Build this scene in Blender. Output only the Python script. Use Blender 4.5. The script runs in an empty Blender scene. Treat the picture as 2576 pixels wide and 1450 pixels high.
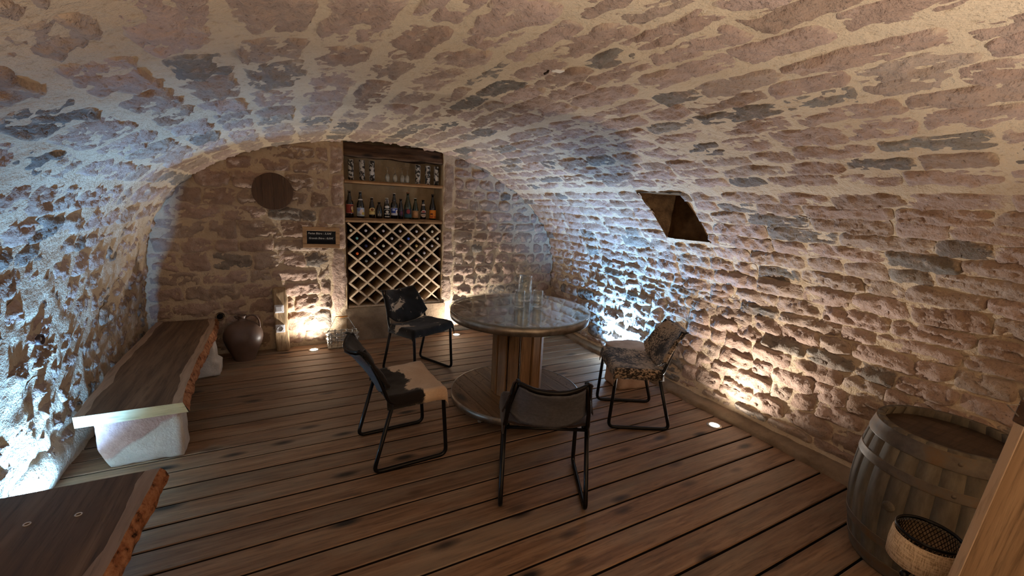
import bpy, bmesh, math, random
import numpy as np
from mathutils import Matrix, Vector

S = bpy.context.scene
COL = S.collection
PI = math.pi

# ------------------------------------------------------------------ camera, world, lights, exposure
F_PX, YAW, PITCH, ROLL, CAM_H = 1065.65, 0.489967, 0.195883, 0.0495140, 1.519
def camera():
    cy, sy, cp, sp = math.cos(YAW), math.sin(YAW), math.cos(PITCH), math.sin(PITCH)
    f = Vector((sy*cp, cy*cp, -sp)); r = Vector((cy, -sy, 0)); u = r.cross(f)
    c, s = math.cos(ROLL), math.sin(ROLL)
    r2 = c*r + s*u; u2 = -s*r + c*u
    m = Matrix((( r2.x, u2.x, -f.x, 0.0), (r2.y, u2.y, -f.y, 0.0), (r2.z, u2.z, -f.z, CAM_H), (0, 0, 0, 1)))
    cd = bpy.data.cameras.new('camera'); cd.sensor_width = 36.0; cd.lens = F_PX*36.0/2576.0
    cd.clip_start = 0.02; cd.clip_end = 60
    o = bpy.data.objects.new('camera', cd); COL.objects.link(o); o.matrix_world = m
    S.camera = o
camera()
w = bpy.data.worlds.new('world'); S.world = w; w.use_nodes = True
w.node_tree.nodes['Background'].inputs[0].default_value = (0.9, 0.75, 0.6, 1)
w.node_tree.nodes['Background'].inputs[1].default_value = 0.02
S.view_settings.view_transform = 'Standard'; S.view_settings.look = 'None'
S.view_settings.gamma = 1.0; S.view_settings.use_curve_mapping = False
S.view_settings.exposure = 0.5
S.cycles.transparent_max_bounces = 24
WARM = (1.0, 0.935, 0.855); COLD = (0.20, 0.50, 1.0)

def lamp(name, loc, col, power, size=150, blend=0.9, radius=0.03, aim=(0, 0, 1), parent=None):
    ld = bpy.data.lights.new(name, 'SPOT'); ld.color = col; ld.energy = power
    ld.spot_size = math.radians(size); ld.spot_blend = blend; ld.shadow_soft_size = radius
    o = bpy.data.objects.new(name, ld); COL.objects.link(o); o.location = loc
    o.rotation_euler = Vector(aim).to_track_quat('-Z', 'Y').to_euler()
    if parent: o.parent = parent
    return o
# lamps in the floor along the walls, then two added fill lamps out of view: (x, y, colour, watts, cone, label)
SPOTS = [
 (0.171, 4.433, WARM, 32, 158, 'glowing round floor spotlight in front of the wire basket'),
 (1.668, 4.440, WARM, 36, 158, 'glowing round floor spotlight at the back wall behind the spotted chair'),
 (2.697, 1.805, WARM, 46, 158, 'glowing round floor spotlight along the right stone wall'),
 (-1.075, 2.50, COLD, 185, 154, 'cold white floor spotlight hidden between the two slab benches'),
 (-0.75, -0.55, WARM, 90, 115, 'added warm fill spotlight, out of view by the left wall behind the camera'),  # unseen fill, added to brighten the left of the ceiling
 (0.95, -1.10, WARM, 240, 120, 'added warm fill spotlight, out of view in the middle behind the camera'),  # unseen fill, added to light the vault evenly
]

# ------------------------------------------------------------------ numpy noise
def _hash(ix, iy, iz, seed):
    h = (ix.astype(np.int64)*374761393 + iy.astype(np.int64)*668265263 + iz.astype(np.int64)*2147483647 + seed*974711) & 0xFFFFFFFF
    h = ((h ^ (h >> 13))*1274126177) & 0xFFFFFFFF
    h = h ^ (h >> 16)
    h = (h*2246822519) & 0xFFFFFFFF
    h = h ^ (h >> 15)
    return (h & 0xFFFFFF)/float(0xFFFFFF)*2 - 1
def vnoise(p, seed=0):
    i = np.floor(p).astype(np.int64); f = p - i; f = f*f*(3 - 2*f)
    r = 0
    for dx in (0, 1):
        for dy in (0, 1):
            for dz in (0, 1):
                wgt = (f[..., 0] if dx else 1-f[..., 0])*(f[..., 1] if dy else 1-f[..., 1])*(f[..., 2] if dz else 1-f[..., 2])
                r = r + wgt*_hash(i[..., 0]+dx, i[..., 1]+dy, i[..., 2]+dz, seed)
    return r
def fbm(p, octv=3, seed=0, gain=0.5):
    a, r = 1.0, 0
    for k in range(octv):
        r = r + a*vnoise(p*(2.03**k) + 17.3*k, seed + k); a *= gain
    return r

# ------------------------------------------------------------------ object helpers
def obj(name, verts, faces, mat, parent=None, smooth=False, loc=None, mats=None, fmat=None):
    me = bpy.data.meshes.new(name)
    me.from_pydata([tuple(map(float, v)) for v in verts], [], [tuple(map(int, f)) for f in faces])
    for m in (mats or [mat]): me.materials.append(m)
    if fmat is not None: me.polygons.foreach_set('material_index', np.array(fmat, dtype=np.int32))
    if smooth: me.polygons.foreach_set('use_smooth', np.ones(len(me.polygons), dtype=bool))
    me.update()
    o = bpy.data.objects.new(name, me); COL.objects.link(o)
    if parent is not None: o.parent = parent
    if loc is not None: o.location = loc
    return o
def thing(name, label, cat, loc=(0, 0, 0), rz=0.0, group=None):
    o = bpy.data.objects.new(name, None); COL.objects.link(o); o.location = loc; o.rotation_euler = (0, 0, rz)
    o.empty_display_size = 0.1
    o['label'] = label; o['category'] = cat
    if group: o['group'] = group
    return o
def tag(o, label, cat, group=None):
    o['label'] = label; o['category'] = cat
    if group: o['group'] = group
    return o
def structure(o): o['kind'] = 'structure'; return o

class MB:                                   # collects several shapes into one mesh
    def __init__(s): s.v = []; s.f = []; s.m = []
    def add(s, v, f, m=0):
        b = len(s.v); s.v += [tuple(map(float, q)) for q in v]; s.f += [tuple(int(i)+b for i in q) for q in f]; s.m += [m]*len(f); return s
    def build(s, name, mat, parent=None, smooth=False, loc=None, mats=None):
        return obj(name, s.v, s.f, mat, parent, smooth, loc, mats, s.m if mats else None)

def box(cx, cy, cz, sx, sy, sz, bev=0.0, seg=1):
    if bev <= 0:
        v = [(cx+sx/2*a, cy+sy/2*b, cz+sz/2*c) for c in (-1, 1) for a, b in ((-1, -1), (1, -1), (1, 1), (-1, 1))]
        return v, [(3, 2, 1, 0), (4, 5, 6, 7), (0, 1, 5, 4), (1, 2, 6, 5), (2, 3, 7, 6), (3, 0, 4, 7)]
    bm = bmesh.new(); bmesh.ops.create_cube(bm, size=1)
    for q in bm.verts: q.co = Vector((q.co.x*sx+cx, q.co.y*sy+cy, q.co.z*sz+cz))
    bmesh.ops.bevel(bm, geom=bm.edges[:], offset=bev, segments=seg, affect='EDGES', profile=0.5)
    bm.verts.index_update()
    v = [tuple(q.co) for q in bm.verts]; f = [tuple(q.index for q in p.verts) for p in bm.faces]; bm.free()
    return v, f
def rough_box(cx, cy, cz, sx, sy, sz, amp=0.012, n=10, seed=0, rnd=4.0, freq=9.0):
    """a chipped, rounded block of stone or timber"""
    bm = bmesh.new(); bmesh.ops.create_cube(bm, size=2)
    bmesh.ops.subdivide_edges(bm, edges=bm.edges[:], cuts=n, use_grid_fill=True)
    P = np.array([tuple(q.co) for q in bm.verts]); bm.verts.index_update()
    f = [tuple(q.index for q in p.verts) for p in bm.faces]; bm.free()
    N = (np.abs(P)**(rnd*2)).sum(1)**(1/(rnd*2)); P = P/N[:, None]
    W = P*np.array([sx/2, sy/2, sz/2])
    d = fbm(W*freq + seed*3.1, 3, seed)[:, None]
    nrm = np.sign(P)*np.abs(P)**6; nrm /= np.linalg.norm(nrm, axis=1)[:, None]+1e-9
    W = W + nrm*d*amp
    return W + np.array([cx, cy, cz]), f
def lathe(prof, n=24, cx=0, cy=0, cz=0, axis='z'):
    v, f, rings = [], [], []
    for r, z in prof:
        if r < 1e-6: rings.append([len(v)]); v.append((0, 0, z))
        else:
            rings.append(list(range(len(v), len(v)+n)))
            v += [(r*math.cos(2*PI*k/n), r*math.sin(2*PI*k/n), z) for k in range(n)]
    for a, b in zip(rings, rings[1:]):
        if len(a) == 1 and len(b) == 1: continue
        for k in range(n):
            k2 = (k+1) % n
            if len(a) == 1: f.append((a[0], b[k2], b[k]))
            elif len(b) == 1: f.append((a[k], a[k2], b[0]))
            else: f.append((a[k], a[k2], b[k2], b[k]))
    if axis == 'y': v = [(x, -z, y) for x, y, z in v]
    return [(x+cx, y+cy, z+cz) for x, y, z in v], f
def catmull(P, n=8, closed=False):
    P = [np.array(p, float) for p in P]; out = []; m = len(P)
    rng = range(m) if closed else range(m-1)
    for i in rng:
        if closed: p0, p1, p2, p3 = P[(i-1) % m], P[i], P[(i+1) % m], P[(i+2) % m]
        else: p0, p1, p2, p3 = P[max(i-1, 0)], P[i], P[i+1], P[min(i+2, m-1)]
        for t in np.linspace(0, 1, n, endpoint=False):
            out.append(.5*((2*p1)+(-p0+p2)*t+(2*p0-5*p1+4*p2-p3)*t*t+(-p0+3*p1-3*p2+p3)*t**3))
    if not closed: out.append(P[-1])
    return np.array(out)
def fillet(P, r=0.05, n=6):
    """polyline with rounded corners"""
    P = [np.array(p, float) for p in P]; out = [P[0]]
    for i in range(1, len(P)-1):
        a, b, c = P[i-1], P[i], P[i+1]
        d1 = (a-b)/np.linalg.norm(a-b); d2 = (c-b)/np.linalg.norm(c-b)
        rr = min(r, .45*np.linalg.norm(a-b), .45*np.linalg.norm(c-b))
        s, e = b+d1*rr, b+d2*rr
        for t in np.linspace(0, 1, n): out.append((1-t)**2*s + 2*t*(1-t)*b + t*t*e)
    out.append(P[-1]); return np.array(out)
def tube(path, r=0.01, n=8, cap=True, closed=False, ry=None):
    P = np.array(path, float); m = len(P); v, f = [], []
    T = np.gradient(P, axis=0) if not closed else np.roll(P, -1, 0)-np.roll(P, 1, 0)
    T /= np.linalg.norm(T, axis=1)[:, None]+1e-12
    up = np.array([0, 0, 1.0]) if abs(T[0][2]) < .9 else np.array([1.0, 0, 0])
    N = np.cross(T[0], up); N /= np.linalg.norm(N)
    for i in range(m):
        N = N - T[i]*(N@T[i]); N /= np.linalg.norm(N)+1e-12; B = np.cross(T[i], N)
        rr = r[i] if hasattr(r, '__len__') else r
        for k in range(n):
            a = 2*PI*k/n; v.append(P[i] + N*rr*math.cos(a) + B*(ry or rr)*math.sin(a))
    for i in range(m if closed else m-1):
        j = (i+1) % m
        for k in range(n):
            k2 = (k+1) % n; f.append((i*n+k, i*n+k2, j*n+k2, j*n+k))
    if cap and not closed: f += [tuple(range(n-1, -1, -1)), tuple((m-1)*n+k for k in range(n))]
    return v, f
def grid_faces(nu, nv):
    i = np.arange(nu-1)[:, None]*nv + np.arange(nv-1)[None, :]
    i = i.ravel(); return np.stack([i, i+nv, i+nv+1, i+1], 1)

# ------------------------------------------------------------------ materials
def lin(c):
    return tuple(((x/255/12.92) if x/255 <= 0.04045 else ((x/255+0.055)/1.055)**2.4) for x in c)+(1.0,)
class NT:
    def __init__(s, name):
        s.m = bpy.data.materials.new(name); s.m.use_nodes = True; s.t = s.m.node_tree
        s.b = s.t.nodes['Principled BSDF']; s.out = s.t.nodes['Material Output']
    def n(s, typ, **kw):
        nd = s.t.nodes.new(typ)
        for k, v in kw.items():
            if k.startswith('i_'): nd.inputs[k[2:].replace('_', ' ')].default_value = v
            else: setattr(nd, k, v)
        return nd
    def l(s, a, b): s.t.links.new(a, b)
    def coord(s, kind='Object', scale=(1, 1, 1), rnd=False):
        tc = s.n('ShaderNodeTexCoord'); mp = s.n('ShaderNodeMapping'); mp.inputs['Scale'].default_value = scale
        src = tc.outputs[kind]
        if rnd:
            oi = s.n('ShaderNodeObjectInfo'); ml = s.n('ShaderNodeMath', operation='MULTIPLY'); ml.inputs[1].default_value = 37.0
            s.l(oi.outputs['Random'], ml.inputs[0])
            va = s.n('ShaderNodeVectorMath', operation='ADD'); s.l(src, va.inputs[0]); s.l(ml.outputs[0], va.inputs[1]); src = va.outputs[0]
        s.l(src, mp.inputs[0]); return mp.outputs[0]
    def noise(s, vec, scale=5, detail=4, rough=.55, dist=0.0):
        nd = s.n('ShaderNodeTexNoise'); nd.inputs['Scale'].default_value = scale; nd.inputs['Detail'].default_value = detail
        nd.inputs['Roughness'].default_value = rough; nd.inputs['Distortion'].default_value = dist
        s.l(vec, nd.inputs['Vector']); return nd.outputs['Fac']
    def ramp(s, fac, stops, interp='LINEAR'):
        r = s.n('ShaderNodeValToRGB'); cr = r.color_ramp; cr.interpolation = interp
        while len(cr.elements) < len(stops): cr.elements.new(0.5)
        for e, (p, c) in zip(cr.elements, stops): e.position = p; e.color = c if len(c) == 4 else tuple(c)+(1,)
        s.l(fac, r.inputs[0]); return r.outputs[0]
    def mix(s, fac, a, b, mode='MIX'):
        m = s.n('ShaderNodeMix', data_type='RGBA', blend_type=mode)
        for sock, val in ((m.inputs['Factor'], fac), (m.inputs['A'], a), (m.inputs['B'], b)):
            pass
        ins = [m.inputs[0], m.inputs[6], m.inputs[7]]
        for sock, val in zip(ins, (fac, a, b)):
            if hasattr(val, 'links') or hasattr(val, 'is_output'): s.l(val, sock)
            else: sock.default_value = val
        return m.outputs[2]
    def math(s, op, a, b=None, c=None, clamp=False):
        m = s.n('ShaderNodeMath', operation=op, use_clamp=clamp)
        for sock, val in zip(m.inputs, (a, b, c)):
            if val is None: continue
            if hasattr(val, 'is_output'): s.l(val, sock)
            else: sock.default_value = val
        return m.outputs[0]
    def bump(s, h, strength=.5, dist=.01, prev=None):
        b = s.n('ShaderNodeBump'); b.inputs['Strength'].default_value = strength; b.inputs['Distance'].default_value = dist
        s.l(h, b.inputs['Height'])
        if prev is not None: s.l(prev, b.inputs['Normal'])
        return b.outputs[0]
    def set(s, color=None, rough=None, metal=None, normal=None, spec=None, **kw):
        for nm, v in (('Base Color', color), ('Roughness', rough), ('Metallic', metal), ('Normal', normal), ('Specular IOR Level', spec)):
            if v is None: continue
            if hasattr(v, 'is_output'): s.l(v, s.b.inputs[nm])
            else: s.b.inputs[nm].default_value = v
        for k, v in kw.items(): s.b.inputs[k.replace('_', ' ')].default_value = v
        return s.m

def mat_stone():
    t = NT('sandstone'); v = t.coord('Object', rnd=True)
    at = t.n('ShaderNodeAttribute', attribute_name='tint'); sm = t.n('ShaderNodeAttribute', attribute_name='smear')
    base = t.ramp(at.outputs['Fac'], [(0.0, lin((176, 149, 131))), (.2, lin((185, 158, 142))), (.38, lin((166, 139, 121))), (.55, lin((176, 155, 137))),
        (.7, lin((154, 127, 107))), (.82, lin((149, 136, 121))), (.91, lin((134, 126, 115))), (1.0, lin((113, 106, 97)))])
    n1 = t.noise(v, 7, 5, .6); n2 = t.noise(v, 26, 4, .65); n3 = t.noise(v, 90, 3, .6)
    c = t.mix(t.ramp(n1, [(.35, (0, 0, 0)), (.70, (.5, .5, .5))]), base, lin((132, 107, 90)))
    c = t.mix(t.ramp(n2, [(.55, (0, 0, 0)), (.75, (.5, .5, .5))]), c, lin((190, 164, 148)))
    c = t.mix(t.ramp(n3, [(.28, (.6, .6, .6)), (.42, (0, 0, 0))]), c, lin((84, 64, 54)))
    # lime smeared over the stones
    sn = t.noise(v, 13, 6, .72); ed = t.n('ShaderNodeAttribute', attribute_name='edge')
    thr = t.math('ADD', sn, t.math('MULTIPLY', sm.outputs['Fac'], .34)); thr = t.math('ADD', thr, t.math('MULTIPLY', t.math('POWER', ed.outputs['Fac'], 7.0), .22))
    c = t.mix(t.ramp(thr, [(.66, (0, 0, 0)), (.84, (.8, .8, .8))]), c, lin((194, 171, 145)))
    b = t.bump(n2, .8, .016); b = t.bump(n3, .7, .006, b)
    vr = t.n('ShaderNodeTexVoronoi', feature='F1'); vr.inputs['Scale'].default_value = 34; t.l(v, vr.inputs['Vector'])
    b = t.bump(vr.outputs['Distance'], .3, .006, b)
    return t.set(c, .92, normal=b, spec=.15)
def mat_mortar():
    t = NT('lime_mortar'); v = t.coord('Object')
    n1 = t.noise(v, 2.2, 5, .6); n2 = t.noise(v, 38, 4, .7); n3 = t.noise(v, 150, 2, .6)
    c = t.ramp(n1, [(.3, lin((188, 164, 136))), (.55, lin((204, 181, 152))), (.8, lin((197, 176, 150)))])
    c = t.mix(t.ramp(n2, [(.3, (.5, .5, .5)), (.45, (0, 0, 0))]), c, lin((150, 120, 88)))
    n4 = t.noise(v, 12, 4, .65)
    b = t.bump(n4, .7, .02); b = t.bump(n2, .8, .010, b); b = t.bump(n3, .6, .004, b)
    return t.set(c, .95, normal=b, spec=.1)
def mat_plaster(name, col, dark, sc=3.0):
    t = NT(name); v = t.coord('Object'); n = t.noise(v, sc, 6, .65); n2 = t.noise(v, 60, 3, .6)
    c = t.ramp(n, [(.3, lin(dark)), (.7, lin(col))])
    return t.set(c, .93, normal=t.bump(n2, .5, .006, t.bump(n, .4, .03)), spec=.1)
def mat_wood(name, c1, c2, c3, axis=0, rough=.6, scale=1.0, knots=True, spec=.3, bump=.25, grey=None):
    t = NT(name); sc = [16.0*scale]*3; sc[axis] = 1.1*scale
    v = t.coord('Object', sc, rnd=True)
    n1 = t.noise(v, 1.6, 6, .62, .6); n2 = t.noise(v, 6, 4, .7, .2)
    c = t.ramp(n1, [(.28, lin(c1)), (.52, lin(c2)), (.75, lin(c3))])
    c = t.mix(t.ramp(n2, [(.32, (.55, .55, .55)), (.5, (0, 0, 0))]), c, lin(tuple(x*.62 for x in c1)))
    oi = t.n('ShaderNodeObjectInfo')
    c = t.mix(.75, c, t.ramp(oi.outputs['Random'], [(0, (.62, .62, .64)), (.5, (.9, .88, .86)), (1, (1.12, 1.1, 1.08))]), 'MULTIPLY')
    if grey is not None:
        v3 = t.coord('Object', (1.2, 4, 1.2), rnd=True); g = t.noise(v3, 1.3, 4, .6)
        c = t.mix(t.ramp(g, [(.45, (0, 0, 0)), (.7, (.55, .55, .55))]), c, lin(grey))
    if knots:
        ks = [9.5*scale]*3; ks[axis] = 3.4*scale
        vk = t.coord('Object', ks, rnd=True); vr = t.n('ShaderNodeTexVoronoi'); vr.inputs['Scale'].default_value = 1.0; t.l(vk, vr.inputs['Vector'])
        sel = t.n('ShaderNodeSeparateColor'); t.l(vr.outputs['Color'], sel.inputs[0])
        k = t.ramp(vr.outputs['Distance'], [(.10, (1, 1, 1)), (.17, (.7, .7, .7)), (.30, (0, 0, 0))])
        k = t.mix(1.0, k, t.ramp(sel.outputs[0], [(.58, (0, 0, 0)), (.62, (1, 1, 1))]), 'MULTIPLY')
        c = t.mix(k, c, lin(tuple(x*.36 for x in c1)))
    nb = t.bump(n2, bump, .004)
    return t.set(c, rough, normal=nb, spec=spec)
def mat_plain(name, c, rough=.5, metal=0.0, spec=.4, var=0.0, sc=20, **kw):
    t = NT(name)
    if var:
        v = t.coord('Object'); n = t.noise(v, sc, 5, .6)
        col = t.ramp(n, [(.3, lin(tuple(x*(1-var) for x in c))), (.7, lin(tuple(min(255, x*(1+var*.6)) for x in c)))])
        return t.set(col, rough, metal, normal=t.bump(n, .2, .003), spec=spec, **kw)
    return t.set(lin(c), rough, metal, spec=spec, **kw)
def mat_glass(name, tint=(1, 1, 1), rough=0.0, ior=1.48):
    t = NT(name); return t.set(tuple(tint)+(1,), rough, Transmission_Weight=1.0, IOR=ior)
def mat_sheet_glass(name='sheet_glass', ior=1.5, tint_=(.88, .9, .87, 1), rg=.012, haze=0.0):
    t = NT(name); lw = t.n('ShaderNodeLayerWeight'); fac = t.math('MULTIPLY_ADD', t.math('POWER', lw.outputs['Facing'], 2.2 if haze else 4.2), .95, ((ior-1)/(ior+1))**2)
    tr = t.n('ShaderNodeBsdfTransparent'); tr.inputs[0].default_value = tint_
    gl = t.n('ShaderNodeBsdfGlossy'); gl.inputs['Roughness'].default_value = rg; gl.inputs[0].default_value = (1, 1, 1, 1)
    mx = t.n('ShaderNodeMixShader'); t.l(fac, mx.inputs[0]); t.l(tr.outputs[0], mx.inputs[1]); t.l(gl.outputs[0], mx.inputs[2])
    res = mx.outputs[0]
    if haze:
        df = t.n('ShaderNodeBsdfDiffuse'); df.inputs[0].default_value = (.9, .92, .92, 1); m2 = t.n('ShaderNodeMixShader'); m2.inputs[0].default_value = haze
        t.l(res, m2.inputs[1]); t.l(df.outputs[0], m2.inputs[2]); res = m2.outputs[0]
    t.l(res, t.out.inputs[0]); return t.m
def mat_emit(name, c, strength):
    t = NT(name); return t.set((0, 0, 0, 1), .4, Emission_Color=tuple(c)+(1,), Emission_Strength=strength)
def mat_hide(name, dark, light, mid, thr, sc=6.0, speck=0.0, axis=1, k=0.0, off=0.0, k2=0.0, stretch=(1, 1, 1), soft=.02):
    """cow hide: dark fur patches on light fur; k tilts the patch threshold along the chair's depth, k2 along its height"""
    t = NT(name); v = t.coord('Object', stretch)
    tc = t.n('ShaderNodeTexCoord'); sp = t.n('ShaderNodeSeparateXYZ'); t.l(tc.outputs['Object'], sp.inputs[0])
    n = t.noise(v, sc, 5, .6, .5); fur = t.noise(t.coord('Object', (60, 18, 60)), 4, 3, .7)
    h = t.math('ADD', n, t.math('MULTIPLY', t.math('ADD', sp.outputs[1], off), k))
    h = t.math('ADD', h, t.math('MULTIPLY', sp.outputs[2], k2))
    h = t.math('ADD', h, t.math('MULTIPLY', t.math('SUBTRACT', fur, .5), .10))
    if speck:
        s2 = t.noise(t.coord('Object', (46, 26, 46)), 1.7, 4, .75); h = t.math('ADD', h, t.math('MULTIPLY', t.math('SUBTRACT', s2, .5), speck))
    c = t.ramp(h, [(thr-soft, lin(dark)), (thr+soft, lin(light)), (min(.99, thr+soft+.25), lin(mid))])
    c = t.mix(.35, c, t.ramp(fur, [(.3, (.55, .5, .45)), (.7, (1.15, 1.12, 1.1))]), 'MULTIPLY')
    return t.set(c, .75, normal=t.bump(fur, .5, .004), spec=.2, Sheen_Weight=.15)
def mat_cowglass():
    t = NT('cow_print_glass'); v = t.coord('Object', (1, 1, .8), rnd=True); n = t.noise(v, 42, 2, .5, .4)
    fac = t.ramp(n, [(.50, (0, 0, 0)), (.53, (1, 1, 1))])
    tr = t.n('ShaderNodeBsdfTransparent'); gl = t.n('ShaderNodeBsdfGlossy'); gl.inputs['Roughness'].default_value = .03
    df = t.n('ShaderNodeBsdfDiffuse'); df.inputs[0].default_value = (.82, .8, .76, 1)
    m0 = t.n('ShaderNodeMixShader'); m0.inputs[0].default_value = .6; t.l(tr.outputs[0], m0.inputs[1]); t.l(df.outputs[0], m0.inputs[2])
    m1 = t.n('ShaderNodeMixShader'); m1.inputs[0].default_value = .12; t.l(m0.outputs[0], m1.inputs[1]); t.l(gl.outputs[0], m1.inputs[2])
    t.set((.012, .011, .01, 1), .35)
    m2 = t.n('ShaderNodeMixShader'); t.l(fac, m2.inputs[0]); t.l(m1.outputs[0], m2.inputs[1]); t.l(t.b.outputs[0], m2.inputs[2])
    t.l(m2.outputs[0], t.out.inputs[0]); return t.m
def mat_burlap():
    t = NT('burlap'); wv = []
    h = None
    for sc in ((420, 420, 0), (0, 0, 420)):
        v = t.coord('Object', (1, 1, 1)); 
    n = t.noise(t.coord('Object', (30, 30, 420)), 1.0, 2, .5); n2 = t.noise(t.coord('Object', (420, 420, 30)), 1.0, 2, .5)
    h = t.math('ADD', n, n2)
    c = t.ramp(h, [(.7, lin((146, 120, 92))), (1.0, lin((200, 172, 138))), (1.3, lin((220, 194, 160)))])
    return t.set(c, .95, normal=t.bump(h, .5, .003), spec=.1)
def mat_barrel():
    t = NT('weathered_oak'); v = t.coord('Object', (9, 9, 1.6), rnd=True)
    n = t.noise(v, 2.0, 6, .65); n2 = t.noise(t.coord('Object', rnd=True), 6, 5, .65)
    c = t.ramp(n, [(.3, lin((70, 60, 50))), (.5, lin((96, 86, 72))), (.72, lin((122, 110, 92)))])
    c = t.mix(t.ramp(n2, [(.5, (0, 0, 0)), (.7, (.6, .6, .6))]), c, lin((84, 80, 66)))
    return t.set(c, .75, normal=t.bump(n, .3, .004), spec=.25)
def mat_hoop():
    t = NT('rusty_hoop'); v = t.coord('Object'); n = t.noise(v, 8, 6, .65); n2 = t.noise(v, 40, 3, .6)
    c = t.ramp(n, [(.32, lin((78, 68, 60))), (.5, lin((104, 92, 78))), (.64, lin((112, 88, 62))), (.78, lin((96, 66, 50)))])
    return t.set(c, .55, .35, normal=t.bump(n2, .3, .002), spec=.4)
def mat_bark():
    t = NT('bark'); v = t.coord('Object', (1, .7, 1)); n = t.noise(v, 30, 5, .7); n2 = t.noise(v, 9, 4, .6)
    c = t.ramp(n, [(.34, lin((50, 32, 22))), (.46, lin((150, 98, 66))), (.66, lin((190, 136, 96)))])
    c = t.mix(t.ramp(n2, [(.45, (0, 0, 0)), (.7, (.5, .5, .5))]), c, lin((120, 66, 40)))
    return t.set(c, .9, normal=t.bump(n, .7, .01), spec=.1)

def mat_block():
    t = NT('bench_sandstone'); v = t.coord('Object'); tc = t.n('ShaderNodeTexCoord'); sp = t.n('ShaderNodeSeparateXYZ'); t.l(tc.outputs['Object'], sp.inputs[0])
    n = t.noise(v, 9, 5, .6); n2 = t.noise(v, 55, 4, .65); n3 = t.noise(v, 3.2, 3, .5)
    h = t.math('ADD', t.math('MULTIPLY', sp.outputs[2], 3.0), t.math('MULTIPLY', t.math('ADD', sp.outputs[0], .78), -2.1)); h = t.math('ADD', h, t.math('MULTIPLY', n3, .8))
    f = t.ramp(h, [(.80, (0, 0, 0)), (.86, (1, 1, 1))])
    fresh = t.ramp(n, [(.3, lin((186, 176, 166))), (.7, lin((212, 204, 194)))]); old = t.ramp(n, [(.3, lin((150, 118, 108))), (.7, lin((184, 150, 138)))])
    c = t.mix(f, fresh, old)
    return t.set(c, .93, normal=t.bump(n2, .7, .008, t.bump(n, .5, .02, t.bump(f, .4, .008))), spec=.1)
M = {}
M['stone'] = mat_stone(); M['mortar'] = mat_mortar()
M['kerb'] = mat_plaster('grey_kerb_render', (150, 128, 104), (112, 94, 76), 6)
M['niche_plaster'] = mat_plaster('niche_plaster', (226, 208, 174), (186, 164, 132), 5)
M['earth'] = mat_plaster('ochre_rubble', (112, 84, 55), (70, 49, 31), 10)
M['deck'] = mat_wood('deck_boards', (96, 70, 50), (136, 104, 78), (164, 134, 106), 0, .5, 1.0, True, .35, .3, (136, 122, 104))
M['deck_side'] = mat_plain('gap_shade_board_side', (34, 26, 21), .9, 0, .1)  # near-black colour puts the shade of the gaps onto the board sides
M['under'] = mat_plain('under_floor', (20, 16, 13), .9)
M['beam'] = mat_wood('old_beam', (58, 40, 28), (84, 60, 42), (112, 84, 60), 0, .75, 1.2, True, .2, .5)
M['shelf'] = mat_wood('shelf_board', (120, 88, 58), (150, 114, 78), (178, 140, 100), 0, .65, 1.0, False, .25, .3)
M['slat'] = mat_wood('lattice_pine', (198, 170, 138), (216, 190, 158), (226, 204, 172), 1, .6, 1.0, False, .25, .2)
M['heart'] = mat_wood('walnut_heartwood', (78, 60, 47), (112, 88, 68), (136, 110, 88), 1, .6, .6, False, .2, .15)
M['sap'] = mat_wood('pale_sapwood', (150, 122, 100), (172, 144, 120), (188, 160, 134), 1, .5, .6, False, .3, .15)
M['endgrain'] = mat_wood('pale_cut_end', (186, 172, 134), (204, 190, 150), (214, 202, 164), 0, .7, 1.0, False, .2, .15)
M['bark'] = mat_bark()
M['block'] = mat_block()
M['block2'] = mat_plaster('stool_sandstone', (196, 168, 146), (160, 132, 112), 7)
M['cablewood'] = mat_wood('spool_pine', (112, 84, 58), (140, 108, 76), (162, 128, 92), 2, .6, .8, True, .3, .3)
M['cabletop'] = mat_wood('spool_top_wood', (92, 70, 50), (120, 94, 68), (142, 112, 82), 1, .55, .8, True, .3, .2)
M['zinc'] = mat_plain('zinc_band', (150, 142, 132), .38, .85, .5, .25, 12)
M['black_metal'] = mat_plain('black_tube', (24, 22, 21), .28, .6, .5)
M['leather'] = mat_plain('grey_suede', (84, 84, 90), .85, 0, .2, .12, 60)
M['brown_leather'] = mat_plain('brown_leather_edge', (66, 42, 34), .5, 0, .4, .2, 40)
M['caster'] = mat_plain('caster_grey', (150, 146, 138), .35, .3, .5)
M['nail'] = mat_plain('nail_head', (56, 46, 38), .5, .6)
M['sheet'] = mat_sheet_glass(); M['glass'] = mat_sheet_glass('clear_glass', 1.9, (.93, .95, .94, 1), .05, .035)
M['bottle_brown'] = mat_plain('brown_bottle_glass', (20, 12, 8), .08, 0, .6, Coat_Weight=.5)
M['bottle_green'] = mat_plain('green_bottle_glass', (34, 46, 22), .08, 0, .6, Coat_Weight=.5)
M['bottle_black'] = mat_plain('black_bottle_glass', (12, 11, 11), .1, 0, .6, Coat_Weight=.5)
M['cow'] = mat_cowglass()
M['jug'] = mat_plain('brown_stoneware', (96, 74, 62), .42, 0, .4, .18, 6)
M['post'] = mat_wood('split_post', (126, 102, 76), (168, 142, 110), (196, 170, 136), 2, .85, 1.4, False, .15, .8)
M['white'] = mat_plain('white_plastic', (206, 204, 206), .4)
M['greyp'] = mat_plain('grey_plastic', (128, 126, 126), .4)
M['galv'] = mat_plain('galvanised_strip', (176, 172, 164), .33, .8, .5, .2, 30)
M['handle'] = mat_plain('orange_wood', (206, 134, 60), .4)
M['lid'] = mat_wood('barrel_lid_wood', (66, 46, 32), (84, 60, 42), (100, 74, 54), 2, .6, 1.2, False, .3, .2)
M['frame'] = mat_wood('slate_frame', (132, 98, 66), (158, 122, 86), (174, 138, 100), 0, .6, 1.0, False, .3, .2)
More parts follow.
